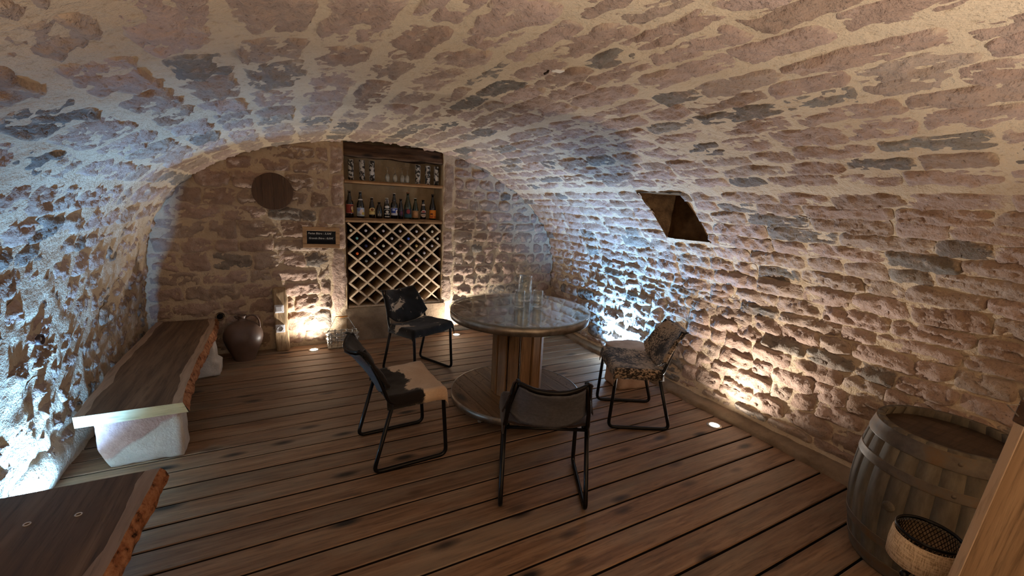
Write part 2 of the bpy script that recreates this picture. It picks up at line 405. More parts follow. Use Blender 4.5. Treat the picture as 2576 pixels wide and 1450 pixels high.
M['slate'] = mat_plain('blackboard', (24, 22, 22), .8, 0, .2, .2, 10)
M['chalk'] = mat_plain('chalk', (196, 192, 184), .9)
M['barrel'] = mat_barrel(); M['hoop'] = mat_hoop()
M['barrel_top'] = mat_wood('dark_barrel_head', (50, 38, 28), (70, 54, 40), (88, 70, 54), 0, .6, .8, False, .3, .3)
M['burlap'] = mat_burlap()
M['plank'] = mat_wood('old_plank', (116, 92, 68), (146, 120, 94), (166, 140, 112), 2, .6, .7, True, .3, .3)
M['plank_edge'] = mat_wood('pale_plank_edge', (196, 168, 140), (208, 180, 152), (214, 188, 160), 2, .6, .7, False, .3, .15)
M['dark_cap'] = mat_wood('dark_cap_wood', (64, 46, 34), (84, 62, 46), (98, 74, 56), 0, .6, 1, False, .3, .2)
M['lens_warm'] = mat_emit('lit_lens_warm', (1, .86, .66), 26); M['lens_cold'] = mat_emit('lit_lens_cold', (.78, .92, 1), 30)
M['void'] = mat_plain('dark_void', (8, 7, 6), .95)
HIDES = {
 'left': mat_hide('hide_black_white', (24, 18, 15), (214, 190, 164), (196, 168, 142), .50, 3.2, 0, 1, 2.4, -.03, 0),
 'back': mat_hide('hide_dark_speckled', (20, 16, 14), (196, 176, 152), (150, 122, 94), .57, 6.0, .10, 1, .1, -.05, -.0),
 'right': mat_hide('hide_salt_pepper', (34, 28, 24), (182, 158, 132), (150, 126, 102), .555, 5.0, 1.0, 1, 0, 0, 0.05, (1, 1, 1), .06),
 'front': mat_hide('hide_dark_brown', (44, 30, 26), (150, 126, 110), (120, 96, 80), .72, 5.0, .2),
}

# ------------------------------------------------------------------ vault profile (x, z), left floor over the crown to right floor
PR = [(-1.10, -.05), (-1.115, .0), (-1.135, .35), (-1.105, .745), (-1.05, 1.08), (-.955, 1.33), (-.745, 1.60), (-.358, 1.83), (.088, 1.972), (.54, 2.045),
      (1.05, 2.065), (1.55, 2.02), (1.9, 1.93), (2.18, 1.80), (2.44, 1.655), (2.66, 1.485), (2.83, 1.31), (2.955, 1.13), (3.04, .85), (3.045, .6),
      (3.025, .376), (2.965, .17), (2.885, 0), (2.86, -.05)]
PC = catmull(PR, 24); PS = np.r_[0, np.cumsum(np.linalg.norm(np.diff(PC, axis=0), axis=1))]; U_END = PS[-1]
PT = np.gradient(PC, axis=0); PT /= np.linalg.norm(PT, axis=1)[:, None]; PN = np.stack([PT[:, 1], -PT[:, 0]], 1)
YB, YF = 4.62, -1.6                        # back wall, wall behind the camera
def vault(a, b, h):                        # a along the cellar (y), b along the arch (u), h towards the room
    x = np.interp(b, PS, PC[:, 0]) + h*np.interp(b, PS, PN[:, 0]); z = np.interp(b, PS, PC[:, 1]) + h*np.interp(b, PS, PN[:, 1])
    return np.stack([x, a + 0*x, z], -1)
def back(a, b, h): return np.stack([a + 0*h, YB - h, b + 0*h], -1)
def arch_x(z):
    top = PC[:, 1].argmax()
    return np.interp(z, PC[:top+1, 1], PC[:top+1, 0]), np.interp(-z, -PC[top:, 1], PC[top:, 0])
def arch_z(x): return np.interp(x, PC[:, 0][5*24:19*24], PC[:, 1][5*24:19*24])
H_U, H_Y = (5.12, 5.65), (2.16, 2.58)      # the opening in the right side of the vault

rng = random.Random(11)
def mortar_patch(name, fn, A, B, keep, amp=.006, seed=1):
    a, b = np.meshgrid(A, B, indexing='ij'); P0 = fn(a, b, np.zeros_like(a))
    if fn is vault: amp = np.interp(b, [0, 1.1, 2.2, 7.1], [.0085, .0085, .0042, .0042]); seed = 3
    h = amp*fbm(P0*14, 3, seed) + amp*.8*fbm(P0*3.2, 2, seed+7) - .002
    if fn is vault: h = h - np.interp(b, [4.8, 5.5, 7.1], [0, .005, .006])
    else: h = h - .003
    P = fn(a, b, h); F = grid_faces(len(A), len(B))
    ca = (a[:-1, :-1]+a[1:, 1:])/2; cb = (b[:-1, :-1]+b[1:, 1:])/2
    k = keep(ca, cb).ravel(); F = F[k]
    used = np.unique(F); mp = -np.ones(P.size//3, int); mp[used] = np.arange(len(used))
    return structure(obj(name, P.reshape(-1, 3)[used], mp[F], M['mortar'], smooth=True))
def stone_geo(fn, a0, a1, b0, b1, proud, rough, power, seed, res=.016, facets=4):
    la, lb = a1-a0, b1-b0
    nx = int(min(36, max(8, la/res))); ny = int(min(20, max(7, lb/res)))
    s, t = np.meshgrid(np.linspace(-1, 1, nx), np.linspace(-1, 1, ny), indexing='ij')
    Mx = np.maximum(np.abs(s), np.abs(t)); N = (np.abs(s)**power + np.abs(t)**power)**(1/power)+1e-9
    sc = Mx/N; s2, t2 = s*sc, t*sc
    r = np.random.RandomState(seed)
    a = (a0+a1)/2 + s2*la/2 + t2*la*.04*r.uniform(-1, 1); b = (b0+b1)/2 + t2*lb/2*(1+.16*r.uniform(-1, 1)*s2) + s2*lb*.05*r.uniform(-1, 1)
    P0 = fn(a, b, np.zeros_like(a))
    jit = min(.016, .1*min(la, lb))
    a = a + jit*Mx**2*fbm(P0*13+seed, 2, seed % 97); b = b + jit*Mx**2*fbm(P0*13+seed+50, 2, seed % 89)
    h = np.full_like(a, 1e9)
    for k in range(facets):                # chiselled faces
        h = np.minimum(h, proud*(.75+.5*r.rand()) + rough*.9*(r.uniform(-1, 1)*s2 + r.uniform(-1, 1)*t2))
    ab = np.stack([a*15, b*34, np.full_like(a, seed*.37)], -1)
    nn = fbm(ab, 3, seed % 53, .6); rg = 1-2*np.abs(fbm(ab*1.9+9, 3, seed % 31, .6)); fl = np.floor(nn*2.2+.5*rg)/2.2
    h = h + rough*(.55*nn + .45*rg*.6 + .5*fl)
    e = np.clip((1-Mx)/.13, 0, 1); e = e*(2-e)
    h = -.006 + (h+.006)*e
    P = fn(a, b, h).reshape(-1, 3)
    return P, grid_faces(nx, ny), Mx.ravel()
def add_attr(me, nm, vals):
    at = me.attributes.new(nm, 'FLOAT', 'POINT'); at.data.foreach_set('value', np.asarray(vals, dtype=np.float32))
def lay_stones(parent, specs, flip=False, limit=300):
    """specs: (fn,a0,a1,b0,b1,proud,rough,power,smear,tint); the largest as seen are stones of their own, the rest one piece"""
    def seen(q):
        c = q[0](np.array([(q[1]+q[2])/2]), np.array([(q[3]+q[4])/2]), np.array([0.]))[0]
        return -(q[2]-q[1])*(q[4]-q[3])/max(.3, np.linalg.norm(c-np.array([0, 0, CAM_H])))**2
    specs = sorted(specs, key=seen); rest = MB(); rt, rs, re_ = [], [], []
    for i, (fn, a0, a1, b0, b1, proud, rough, power, smear, tint) in enumerate(specs):
        P, F, E = stone_geo(fn, a0, a1, b0, b1, proud, rough, power, rng.randrange(1, 99999), .0105 if -seen(specs[i]) > .003 else .015)
        if flip: F = F[:, ::-1]
        if i < limit:
            c = P.mean(0); o = obj('stone', P-c, F, M['stone'], parent, True, c)
            add_attr(o.data, 'tint', np.full(len(P), tint)); add_attr(o.data, 'smear', np.full(len(P), smear)); add_attr(o.data, 'edge', E)
        else:
            rest.add(P, F); rt += [tint]*len(P); rs += [smear]*len(P); re_ += list(E)
    if rest.v:
        o = rest.build('stones', M['stone'], parent, True); o['kind'] = 'stuff'
        add_attr(o.data, 'tint', rt); add_attr(o.data, 'smear', rs); add_attr(o.data, 'edge', re_)
def tint():
    r = rng.random(); return r*.8 if r < .86 else .8 + .2*rng.random()

def build_vault():
    Ys = np.unique(np.round(np.r_[np.arange(YF, .2, .09), np.arange(.2, YB-.001, .027), YB, H_Y[0], H_Y[1]], 4))
    def us(u0, u1): return np.unique(np.round(np.r_[np.arange(u0, u1, .024), u1, [q for q in H_U if u0 < q < u1]], 4))
    hole = lambda a, b: ~((b > H_U[0]) & (b < H_U[1]) & (a > H_Y[0]) & (a < H_Y[1]))
    UL, UR = 1.32, 5.12
    wl = mortar_patch('wall_left', vault, Ys, us(0, UL), hole, .0065, 3)
    ce = mortar_patch('ceiling', vault, Ys, us(UL, UR), hole, .0045, 4)
    wr = mortar_patch('wall_right', vault, Ys, us(UR, U_END), hole, .004, 5)
    def courses(u0, u1, hm, hj, y0, lm, lj, gap, prm):
        out, u = [], u0
        while u < u1 - hm*.5:
            h = hm*rng.uniform(1-hj, 1+hj)
            if u + h > u1 - hm*.4: h = u1-u
            y = y0 - rng.random()*lm
            while y < YB - .05:
                l = lm*rng.uniform(1-lj, 1+lj)
                y1 = min(y+l, YB+.03)
                if u < H_U[1]-.01 and u+h > H_U[0]+.01:       # do not cross the opening
                    if y < H_Y[0] < y1: y1 = H_Y[0]+.004
                    if y >= H_Y[0]-.05 and y < H_Y[1]-.01: y = H_Y[1]-.004; continue
                if y1-y > .06:
                    p = prm(u+h/2, (y+y1)/2); d = .012*math.sin(y*1.7+u*5)
                    out.append((vault, y+gap/2, y1-gap/2, u+gap/2+d, u+h-gap/2+d)+p+(tint(),))
                y = y1
            u += h
        return out
    pl = lambda u, y: (rng.uniform(-.005, .010), .014, rng.choice((3, 3.5, 4)), .30)
    pc = lambda u, y: (rng.uniform(.004, .012), .011, 6, .16+.22*rng.random())
    pm = lambda u, y: (rng.uniform(.005, .013), .011, 6.5, .10)
    def pr(u, y):
        k = min(1, max(0, (u-5.3)/1.1)); return (rng.uniform(.006, .013)+k*rng.uniform(.0, .018), .011+.010*k, 6.5-2.8*k*rng.random(), .20-.12*k)
    lay_stones(wl, courses(.13, UL, .135, .18, 1.7, .22, .45, .018, pl), True)
    lay_stones(ce, courses(UL, 2.05, .165, .15, .9, .30, .35, .022, pc) + courses(2.05, 3.45, .215, .12, .3, .36, .32, .028, pc)
               + courses(3.45, 4.1, .15, .12, .0, .36, .35, .012, pm) + courses(4.1, UR, .122, .14, .0, .34, .38, .007, pm), True)
    lay_stones(wr, courses(UR, 6.2, .108, .13, .1, .30, .42, .003, pr) + courses(6.2, U_END-.14, .118, .16, .1, .22, .45, .005, pr), True)
    # the opening: upright back, flat head, two cheeks
    z0, z1 = 1.285, 1.665; xb = 2.89; mb = MB()
    cu = np.linspace(H_U[0], H_U[1], 14); cp = np.stack([np.interp(cu, PS, PC[:, 0]), np.interp(cu, PS, PC[:, 1])], 1)
    def rough(P, f):
        P = np.array(P, float); return P + .012*fbm(P*16, 3, 21)[:, None]*np.array([.6, .6, .6]), f
    for yy, fl in ((H_Y[1], 1), (H_Y[0], 0)):
        g = [(x + (xb-x)*t, yy, z + ((cp[0][1]+.02 if i == 0 else z)-z)*t) for i, (x, z) in enumerate(cp) for t in np.linspace(0, 1, 12)]
        mb.add(*rough(g, grid_faces(14, 12)))
    g = [(xb, y, z) for y in np.linspace(H_Y[0]-.01, H_Y[1]+.01, 16) for z in np.linspace(z0-.03, z1, 14)]; mb.add(*rough(g, grid_faces(16, 14)))
    g = [(x, y, z1-.012) for y in np.linspace(H_Y[0]-.01, H_Y[1]+.01, 16) for x in np.linspace(cp[0][0]-.01, xb+.01, 14)]; mb.add(*rough(g, grid_faces(16, 14)))
    mb.build('recess', M['earth'], wr, True)
    # kerb of grey render along the foot of the right wall
    ky = np.linspace(.2, 4.2, 120); prof = [(-.105, -.01), (-.10, .026), (-.082, .040), (-.04, .052), (.03, .07)]
    kv = []
    for y in ky:
        x0 = 2.925 + .035*min(1, max(0, (y-1.2)/2.6)); x0 += .010*math.sin(y*5.1)
        for dx, z in prof: kv.append((x0+dx+.006*math.sin(y*23+z*60), y, z+(.006*math.sin(y*9+dx*40) if z > 0 else 0)))
    structure(obj('trim_1', kv, grid_faces(len(ky), len(prof)), M['kerb'], smooth=True))
    # lumpy mortar foot of the left wall
    ly = np.linspace(1.5, 4.6, 110); lp = [(.0, -.01), (.015, .06), (.012, .12), (-.02, .2), (-.05, .26)]; lv = []
    for y in ly:
        for dx, z in lp: lv.append((-1.118+dx+.016*float(fbm(np.array([[y*4, z*9, 1.]]), 3, 9)[0]), y, z))
    structure(obj('trim_2', lv, grid_faces(len(ly), len(lp))[:, ::-1], M['mortar'], smooth=True))
    # wall behind the camera
    xs = np.linspace(-1.2, 3.1, 60); v = []
    for x in xs: v += [(x, YF, -.05), (x, YF, 2.1)]
    structure(obj('wall_front', v, grid_faces(60, 2), M['mortar']))

N_X, N_Z = (.515, 1.545), (.35, 2.10)       # niche in the back wall
def build_back():
    X = np.unique(np.round(np.r_[np.arange(-1.3, 3.25, .025), N_X], 4)); Z = np.unique(np.round(np.r_[np.arange(-.05, 2.12, .025), N_Z], 4))
    def keep(x, z):
        xl, xr = arch_x(np.clip(z, -.04, 2.06)); inside = (x > xl-.08) & (x < xr+.08)
        return inside & ~((x > N_X[0]) & (x < N_X[1]) & (z > N_Z[0]) & (z < N_Z[1]))
    wb = mortar_patch('wall_back', back, X, Z, keep, .004, 6)
    sp = []
    def row(z, h, x0, x1, lm, lj, gap, prm):
        zt = min(z+h, 2.05); xl, xr = arch_x(np.array([z+h*.55]))
        a, b = max(x0, xl[0]+.012), min(x1, xr[0]-.012); x = a
        while x < b-.05:
            l = lm*rng.uniform(1-lj, 1+lj)
            if x+l > b-.08: l = b-x
            sp.append((back, x+gap/2, x+l-gap/2, z+gap/2, zt-gap/2)+prm()+(tint(),)); x += l
    left = lambda: (rng.uniform(.006, .016), .016, 6, .2)
    right = lambda: (rng.uniform(.008, .024), .017, rng.choice((3, 3.5, 4.5)), .12)
    z = .02
    while z < 2.02:                          # left of the niche
        h = rng.uniform(.125, .19); row(z, h, -1.12, .36 if z < 1.2 else (.38 if z > 1.38 else .26), .30, .45, .010, left); z += h
    z = .04
    while z < 1.95:                          # right of the niche
        h = rng.uniform(.095, .15); row(z, h, 1.665, 3.1, .20, .4, .012, right); z += h
    J = [(.375, .512, .33, .98), (.38, .512, 1.0, 1.215), (.275, .514, 1.225, 1.40), (.395, .514, 1.41, 1.72), (.39, .514, 1.725, 2.0),
         (1.548, 1.665, 1.40, 1.93), (1.548, 1.70, 1.20, 1.39), (1.548, 1.66, .95, 1.19), (1.548, 1.68, .66, .94), (1.548, 1.66, .33, .65)]
    for x0, x1, z0, z1 in J: sp.append((back, x0, x1-.002, z0, z1, .012, .007, 6, .35, rng.choice((.05, .2, .45, .1))))
    lay_stones(wb, sp)
    # plain rendered sill under the rack
    g = [(x, YB-.012+.006*math.sin(x*7), z) for x in np.linspace(.50, 1.58, 30) for z in np.linspace(-.02, .352, 10)]
    P = np.array(g); P[:, 1] += .008*fbm(P*11, 3, 31); obj('sill', P, grid_faces(30, 10), M['kerb'], wb, True)
    # inside of the niche
    D = .34; mb = MB(); x0, x1, z0, z1 = N_X[0], N_X[1], N_Z[0], N_Z[1]; yb = YB+D
    def q(a, b, c, d, n=12):
        a, b, c, d = map(np.array, (a, b, c, d)); g = [(a*(1-s)*(1-t)+b*s*(1-t)+c*s*t+d*(1-s)*t) for s in np.linspace(0, 1, n) for t in np.linspace(0, 1, n)]
        P = np.array(g); P = P + .006*fbm(P*9, 3, 41)[:, None]; mb.add(P, grid_faces(n, n))
    q((x0, yb, z0), (x1, yb, z0), (x1, yb, z1), (x0, yb, z1)); q((x0, YB, z0), (x0, yb, z0), (x0, yb, z1), (x0, YB, z1)); q((x1, yb, z0), (x1, YB, z0), (x1, YB, z1), (x1, yb, z1))
    q((x0, YB, z0), (x1, YB, z0), (x1, yb, z0), (x0, yb, z0)); q((x0, YB, z1), (x0, yb, z1), (x1, yb, z1), (x1, YB, z1))
    mb.build('recess', M['niche_plaster'], wb, True)
    v, f = rough_box(1.03, YB+.10, 1.975, 1.06, .16, .13, .012, 12, 5, 8); structure(obj('trim_3', v, f, M['beam'], smooth=True))
    # drain hole low in the wall
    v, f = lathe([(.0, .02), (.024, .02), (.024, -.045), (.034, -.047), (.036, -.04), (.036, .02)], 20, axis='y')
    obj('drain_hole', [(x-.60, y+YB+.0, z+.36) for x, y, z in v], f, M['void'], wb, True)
def build_floor():
    v, f = box(.95, 1.5, -.06, 4.3, 6.4, .02); fl = structure(obj('floor', v, f, M['under']))
    Y0, p = 1.90219, .15; lo = -23; i = lo
    while True:
        y0 = Y0+i*p; i += 1
        if y0 > 4.5: break
        y1 = min(y0+p, 4.60); L = -1.13; R = 2.99 if y0 > 2 else 2.95
        yy = [y0+.0052, y0+.0092, y1-.0092, y1-.0052]; c = .004
        pr = [(yy[0], -.028), (yy[0], -c), (yy[1], 0), (yy[2], 0), (yy[3], -c), (yy[3], -.028)]
        cx, cyy = (L+R)/2, (y0+y1)/2; dz = rng.uniform(-.0012, .0008)
        v = [(x-cx, y-cyy, z+dz) for x in (L, R) for y, z in pr]; n = 6
        f = [(k, (k+1) % n, n+(k+1) % n, n+k) for k in range(n)]+[tuple(range(n-1, -1, -1)), tuple(range(n, 2*n))]
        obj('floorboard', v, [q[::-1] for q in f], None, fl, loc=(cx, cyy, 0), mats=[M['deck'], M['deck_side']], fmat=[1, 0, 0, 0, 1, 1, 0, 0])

# ------------------------------------------------------------------ floor spotlights
def build_spots():
    for x, y, c, pw, size, lab in SPOTS:
        t = thing('floor_spotlight', lab, 'spotlight', (x, y, 0), group='spotlights set in the floor')
        v, f = lathe([(.034, .002), (.036, .006), (.047, .006), (.052, .003), (.053, 0)], 28); obj('ring', v, f, M['zinc'], t, True)
        v, f = lathe([(0, .0085), (.020, .0075), (.036, .003)], 28); obj('lens', v, f, M['lens_cold' if c == COLD else 'lens_warm'], t, True)
        lamp('spot_beam', (0, 0, .02), c, pw, size, .8, .022, (-.6, .3, 1) if c == COLD else (0, 0, 1), parent=t)
    t = thing('flood_lamp', 'small black framed cold flood lamp against the right wall behind the speckled chair', 'lamp', (2.915, 3.17, 0), math.radians(-100))
    v, f = box(0, 0, .075, .16, .035, .11, .006); obj('housing', v, f, M['black_metal'], t)
    v, f = box(0, -.0185, .078, .135, .003, .085, .001); obj('lens', v, f, M['lens_cold'], t)
    p = fillet([(-.09, 0, .08), (-.09, -.03, .008), (.09, -.03, .008), (.09, 0, .08)], .015, 4); v, f = tube(p, .006, 6); obj('bracket', v, f, M['black_metal'], t)
    lamp('flood_beam', (2.83, 3.17, .10), COLD, 200, 150, .8, .03, aim=(.5, .0, 1))

# ------------------------------------------------------------------ slab benches
def slab(t, y0, y1, left, right, zt, th, seed, ends=True, screws=()):
    """live-edge slab: dark heartwood top, pale sapwood borders, bark on the sloping flanks"""
    n = int((y1-y0)/.03)+2; ys = np.linspace(y0, y1, n); nz = lambda y, k: .008*float(fbm(np.array([[y*6, k*7.3, seed]]), 3, seed)[0])
    xl = np.array([np.interp(y, *zip(*left)) + nz(y, 1) for y in ys]); xr = np.array([np.interp(y, *zip(*right)) + nz(y, 2) for y in ys])
    sw = np.array([.045 + 1.2*nz(y, 3) for y in ys])
    mb = MB(); cols = [xl, xl+sw, (xl*.66+xr*.34), (xl*.33+xr*.67), xr-sw*1.05, xr]
    V = [(c[i], ys[i], zt) for i in range(n) for c in cols]; F = grid_faces(n, 6); F = F[:, ::-1]
    for fc in F: pass
    fm = [(1 if (k % 5) in (0, 4) else 0) for k in range(len(F))]
    b = len(V); V += [(x, ys[i], zt-th) for i in range(n) for x in (xl[i]+.002, xr[i]+.02)]
    for i in range(n-1): F = np.vstack([F, [b+2*i, b+2*i+1, b+2*i+3, b+2*i+2][::-1]]); fm.append(0)
    F = [tuple(q) for q in F]
    F += [tuple(list(range(6))[::-1]+[b, b+1]), tuple([(n-1)*6+k for k in range(6)]+[b+2*n-1, b+2*n-2])]; fm += [2, 2]
    obj('slab', V, F, None, t, mats=[M['heart'], M['sap'], M['endgrain']], fmat=fm)
    for side, x in ((-1, xl), (1, xr)):
        ko = .022 if side > 0 else .002; v = []; kk = 5
        for i in range(n):
            for k in range(kk):
                s = k/(kk-1); off = ko*(1-(1-s)**2); v.append((x[i]+side*(off + (.008*float(fbm(np.array([[ys[i]*22, s*3, seed+side]]), 3, 5)[0]) if 0 < k else 0)), ys[i], zt-th*s))
        fc = grid_faces(n, kk); obj('bark_edge', v, fc[:, ::-1] if side > 0 else fc, M['bark'], t, True)
    for x, y in screws:
        v, f = tube([(x+.009*math.cos(a), y+.009*math.sin(a), zt+.0012) for a in np.linspace(0, 2*PI, 14, endpoint=False)], .0022, 5, closed=True); obj('screw_ring', v, f, M['white'], t, True)
def build_benches():
    t = thing('slab_bench', 'long live-edge timber slab bench on pale sandstone blocks along the left wall', 'bench', (0, 0, 0))
    slab(t, 2.73, 4.55, [(2.73, -1.005), (3.1, -1.02), (3.44, -1.045), (4.02, -1.05), (4.55, -1.05)], [(2.73, -.56), (3.14, -.59), (3.6, -.595), (4.2, -.60), (4.55, -.62)], .36, .06, 4)
    V, F = rough_box(-.775, 2.885, .15, .37, .16, .30, .006, 16, 3, 14, 10)
    k = np.clip((-.86-V[:, 0])/.12, 0, 1)*np.clip((.10-V[:, 2])/.1, 0, 1); V[:, 0] += .05*k
    k2 = np.clip((.12-(V[:, 0]+.97)*.35-V[:, 2])/.02, 0, 1)*(V[:, 1] < 2.87)*(V[:, 0] < -.66); V[:, 1] += .012*k2
    obj('support_stone', V, F, M['block'], t, True)
    V, F = rough_box(-.735, 4.10, .15, .30, .17, .30, .010, 10, 8, 10); V[:, 0] += .035*(V[:, 2] < .12)
    obj('support_stone', V, F, M['block'], t, True)
    t = thing('slab_bench', 'nearer live-edge timber slab bench at the lower left with two screw rings', 'bench', (0, 0, 0))
    slab(t, .55, 2.075, [(.55, -1.06), (2.1, -1.04)], [(.55, -.56), (1.5, -.55), (1.78, -.54), (2.08, -.525)], .36, .06, 9, screws=((-.709, 1.859), (-.842, 1.868)))
    for y in (1.75, .9):
        V, F = rough_box(-.80, y, .15, .34, .17, .30, .009, 10, int(y*9), 6); obj('support_stone', V, F, M['block'], t, True)
    t = thing('stone_stool', 'squat sandstone block stool with a flat round-edged top behind the speckled chair', 'stool', (2.60, 2.63, 0), math.radians(-9))
    V, F = rough_box(0, 0, .15, .32, .24, .30, .008, 12, 6, 7); obj('block', V, F, M['block2'], t, True)
    V, F = rough_box(0, .015, .33, .36, .29, .06, .008, 10, 7, 3.2); obj('seat_slab', V, F, M['block2'], t, True)

# ------------------------------------------------------------------ cable-spool table
def strip_disc(R, x0, x1, z0, z1, n=10):
    """one board of a round top: the part of a disc between x0 and x1"""
    xs = np.linspace(max(x0, -R), min(x1, R), n); up = [(x, math.sqrt(max(0, R*R-x*x))) for x in xs]; out = up + [(x, -y) for x, y in up[::-1]]
    m = len(out); v = [(x, y, z0) for x, y in out]+[(x, y, z1) for x, y in out]
    f = [tuple(range(m)), tuple(range(2*m-1, m-1, -1))]+[(k, m+k, m+(k+1) % m, (k+1) % m) for k in range(m)]
    return v, f
def build_table():
    t = thing('cable_spool_table', 'round cable spool table with glass top, plank column and castered base', 'table', (1.497, 2.668, 0), math.radians(4))
    for R, z0, z1, nm, mt, step in ((.505, .705, .757, 'top_board', 'cabletop', .128), (.487, .078, .122, 'base_board', 'cablewood', .128)):
        x = -R
        xs = [-R, -.37, -.245, -.12, .005, .13, .255, .38, R]
        for a, b in zip(xs, xs[1:]):
            v, f = strip_disc(R, a+.0015, b-.0015, z0, z1); cx = (a+b)/2
            obj(nm, [(p-cx, q, r) for p, q, r in v], f, M['cabletop'], t, loc=(cx, 0, 0))
    for R, z0, z1 in ((.505, .703, .758), (.487, .076, .124)):
        v, f = lathe([(R-.001, z0), (R+.006, z0), (R+.008, (z0+z1)/2), (R+.006, z1), (R-.001, z1)], 96); obj('rim_band', v, f, M['zinc'], t, True)
    v, f = lathe([(0, .759), (.30, .759), (.500, .759), (.505, .7592), (.518, .761), (.519, .766), (.517, .7685), (.514, .7695), (.508, .7696), (.30, .7696), (0, .7696)], 96); obj('glass_top', v, f, M['sheet'], t, True)
    nb = 13
    for k in range(nb):                     # plank column
        a = 2*PI*k/nb+.12; R = .178; wd = 2*R*math.sin(PI/nb)-.011
        v, f = box(0, 0, .414, wd, .022, .584, .003); o = obj('column_board', v, f, M['cablewood'], t, loc=(R*math.cos(a), R*math.sin(a), 0)); o.rotation_euler = (0, 0, a+PI/2)
    nl = MB(); r2 = random.Random(5)
    for k in range(150):
        a = r2.random()*2*PI; R = r2.choice((.455, .43, .40, .36, .30, .47))+r2.uniform(-.008, .008); nl.add(*lathe([(.0, .0016), (.0028, .001), (.0035, 0)], 6, R*math.cos(a), R*math.sin(a), .1225))
    o = nl.build('nail_heads', M['nail'], t); o['kind'] = 'stuff'
    for a in (200, 305, 70, 128, 20):
        a = math.radians(a); x, y = .40*math.cos(a), .40*math.sin(a)
        c = obj('caster', *lathe([(0, -.012), (.026, -.012), (.033, -.008), (.033, .008), (.026, .012), (0, .012)], 20), M['caster'], t, True, (x, y, .0335)); c.rotation_euler = (PI/2, 0, a+.6)
        v, f = box(0, 0, .068, .05, .034, .018, .003); obj('caster_fork', v, f, M['caster'], t, loc=(x, y, 0))

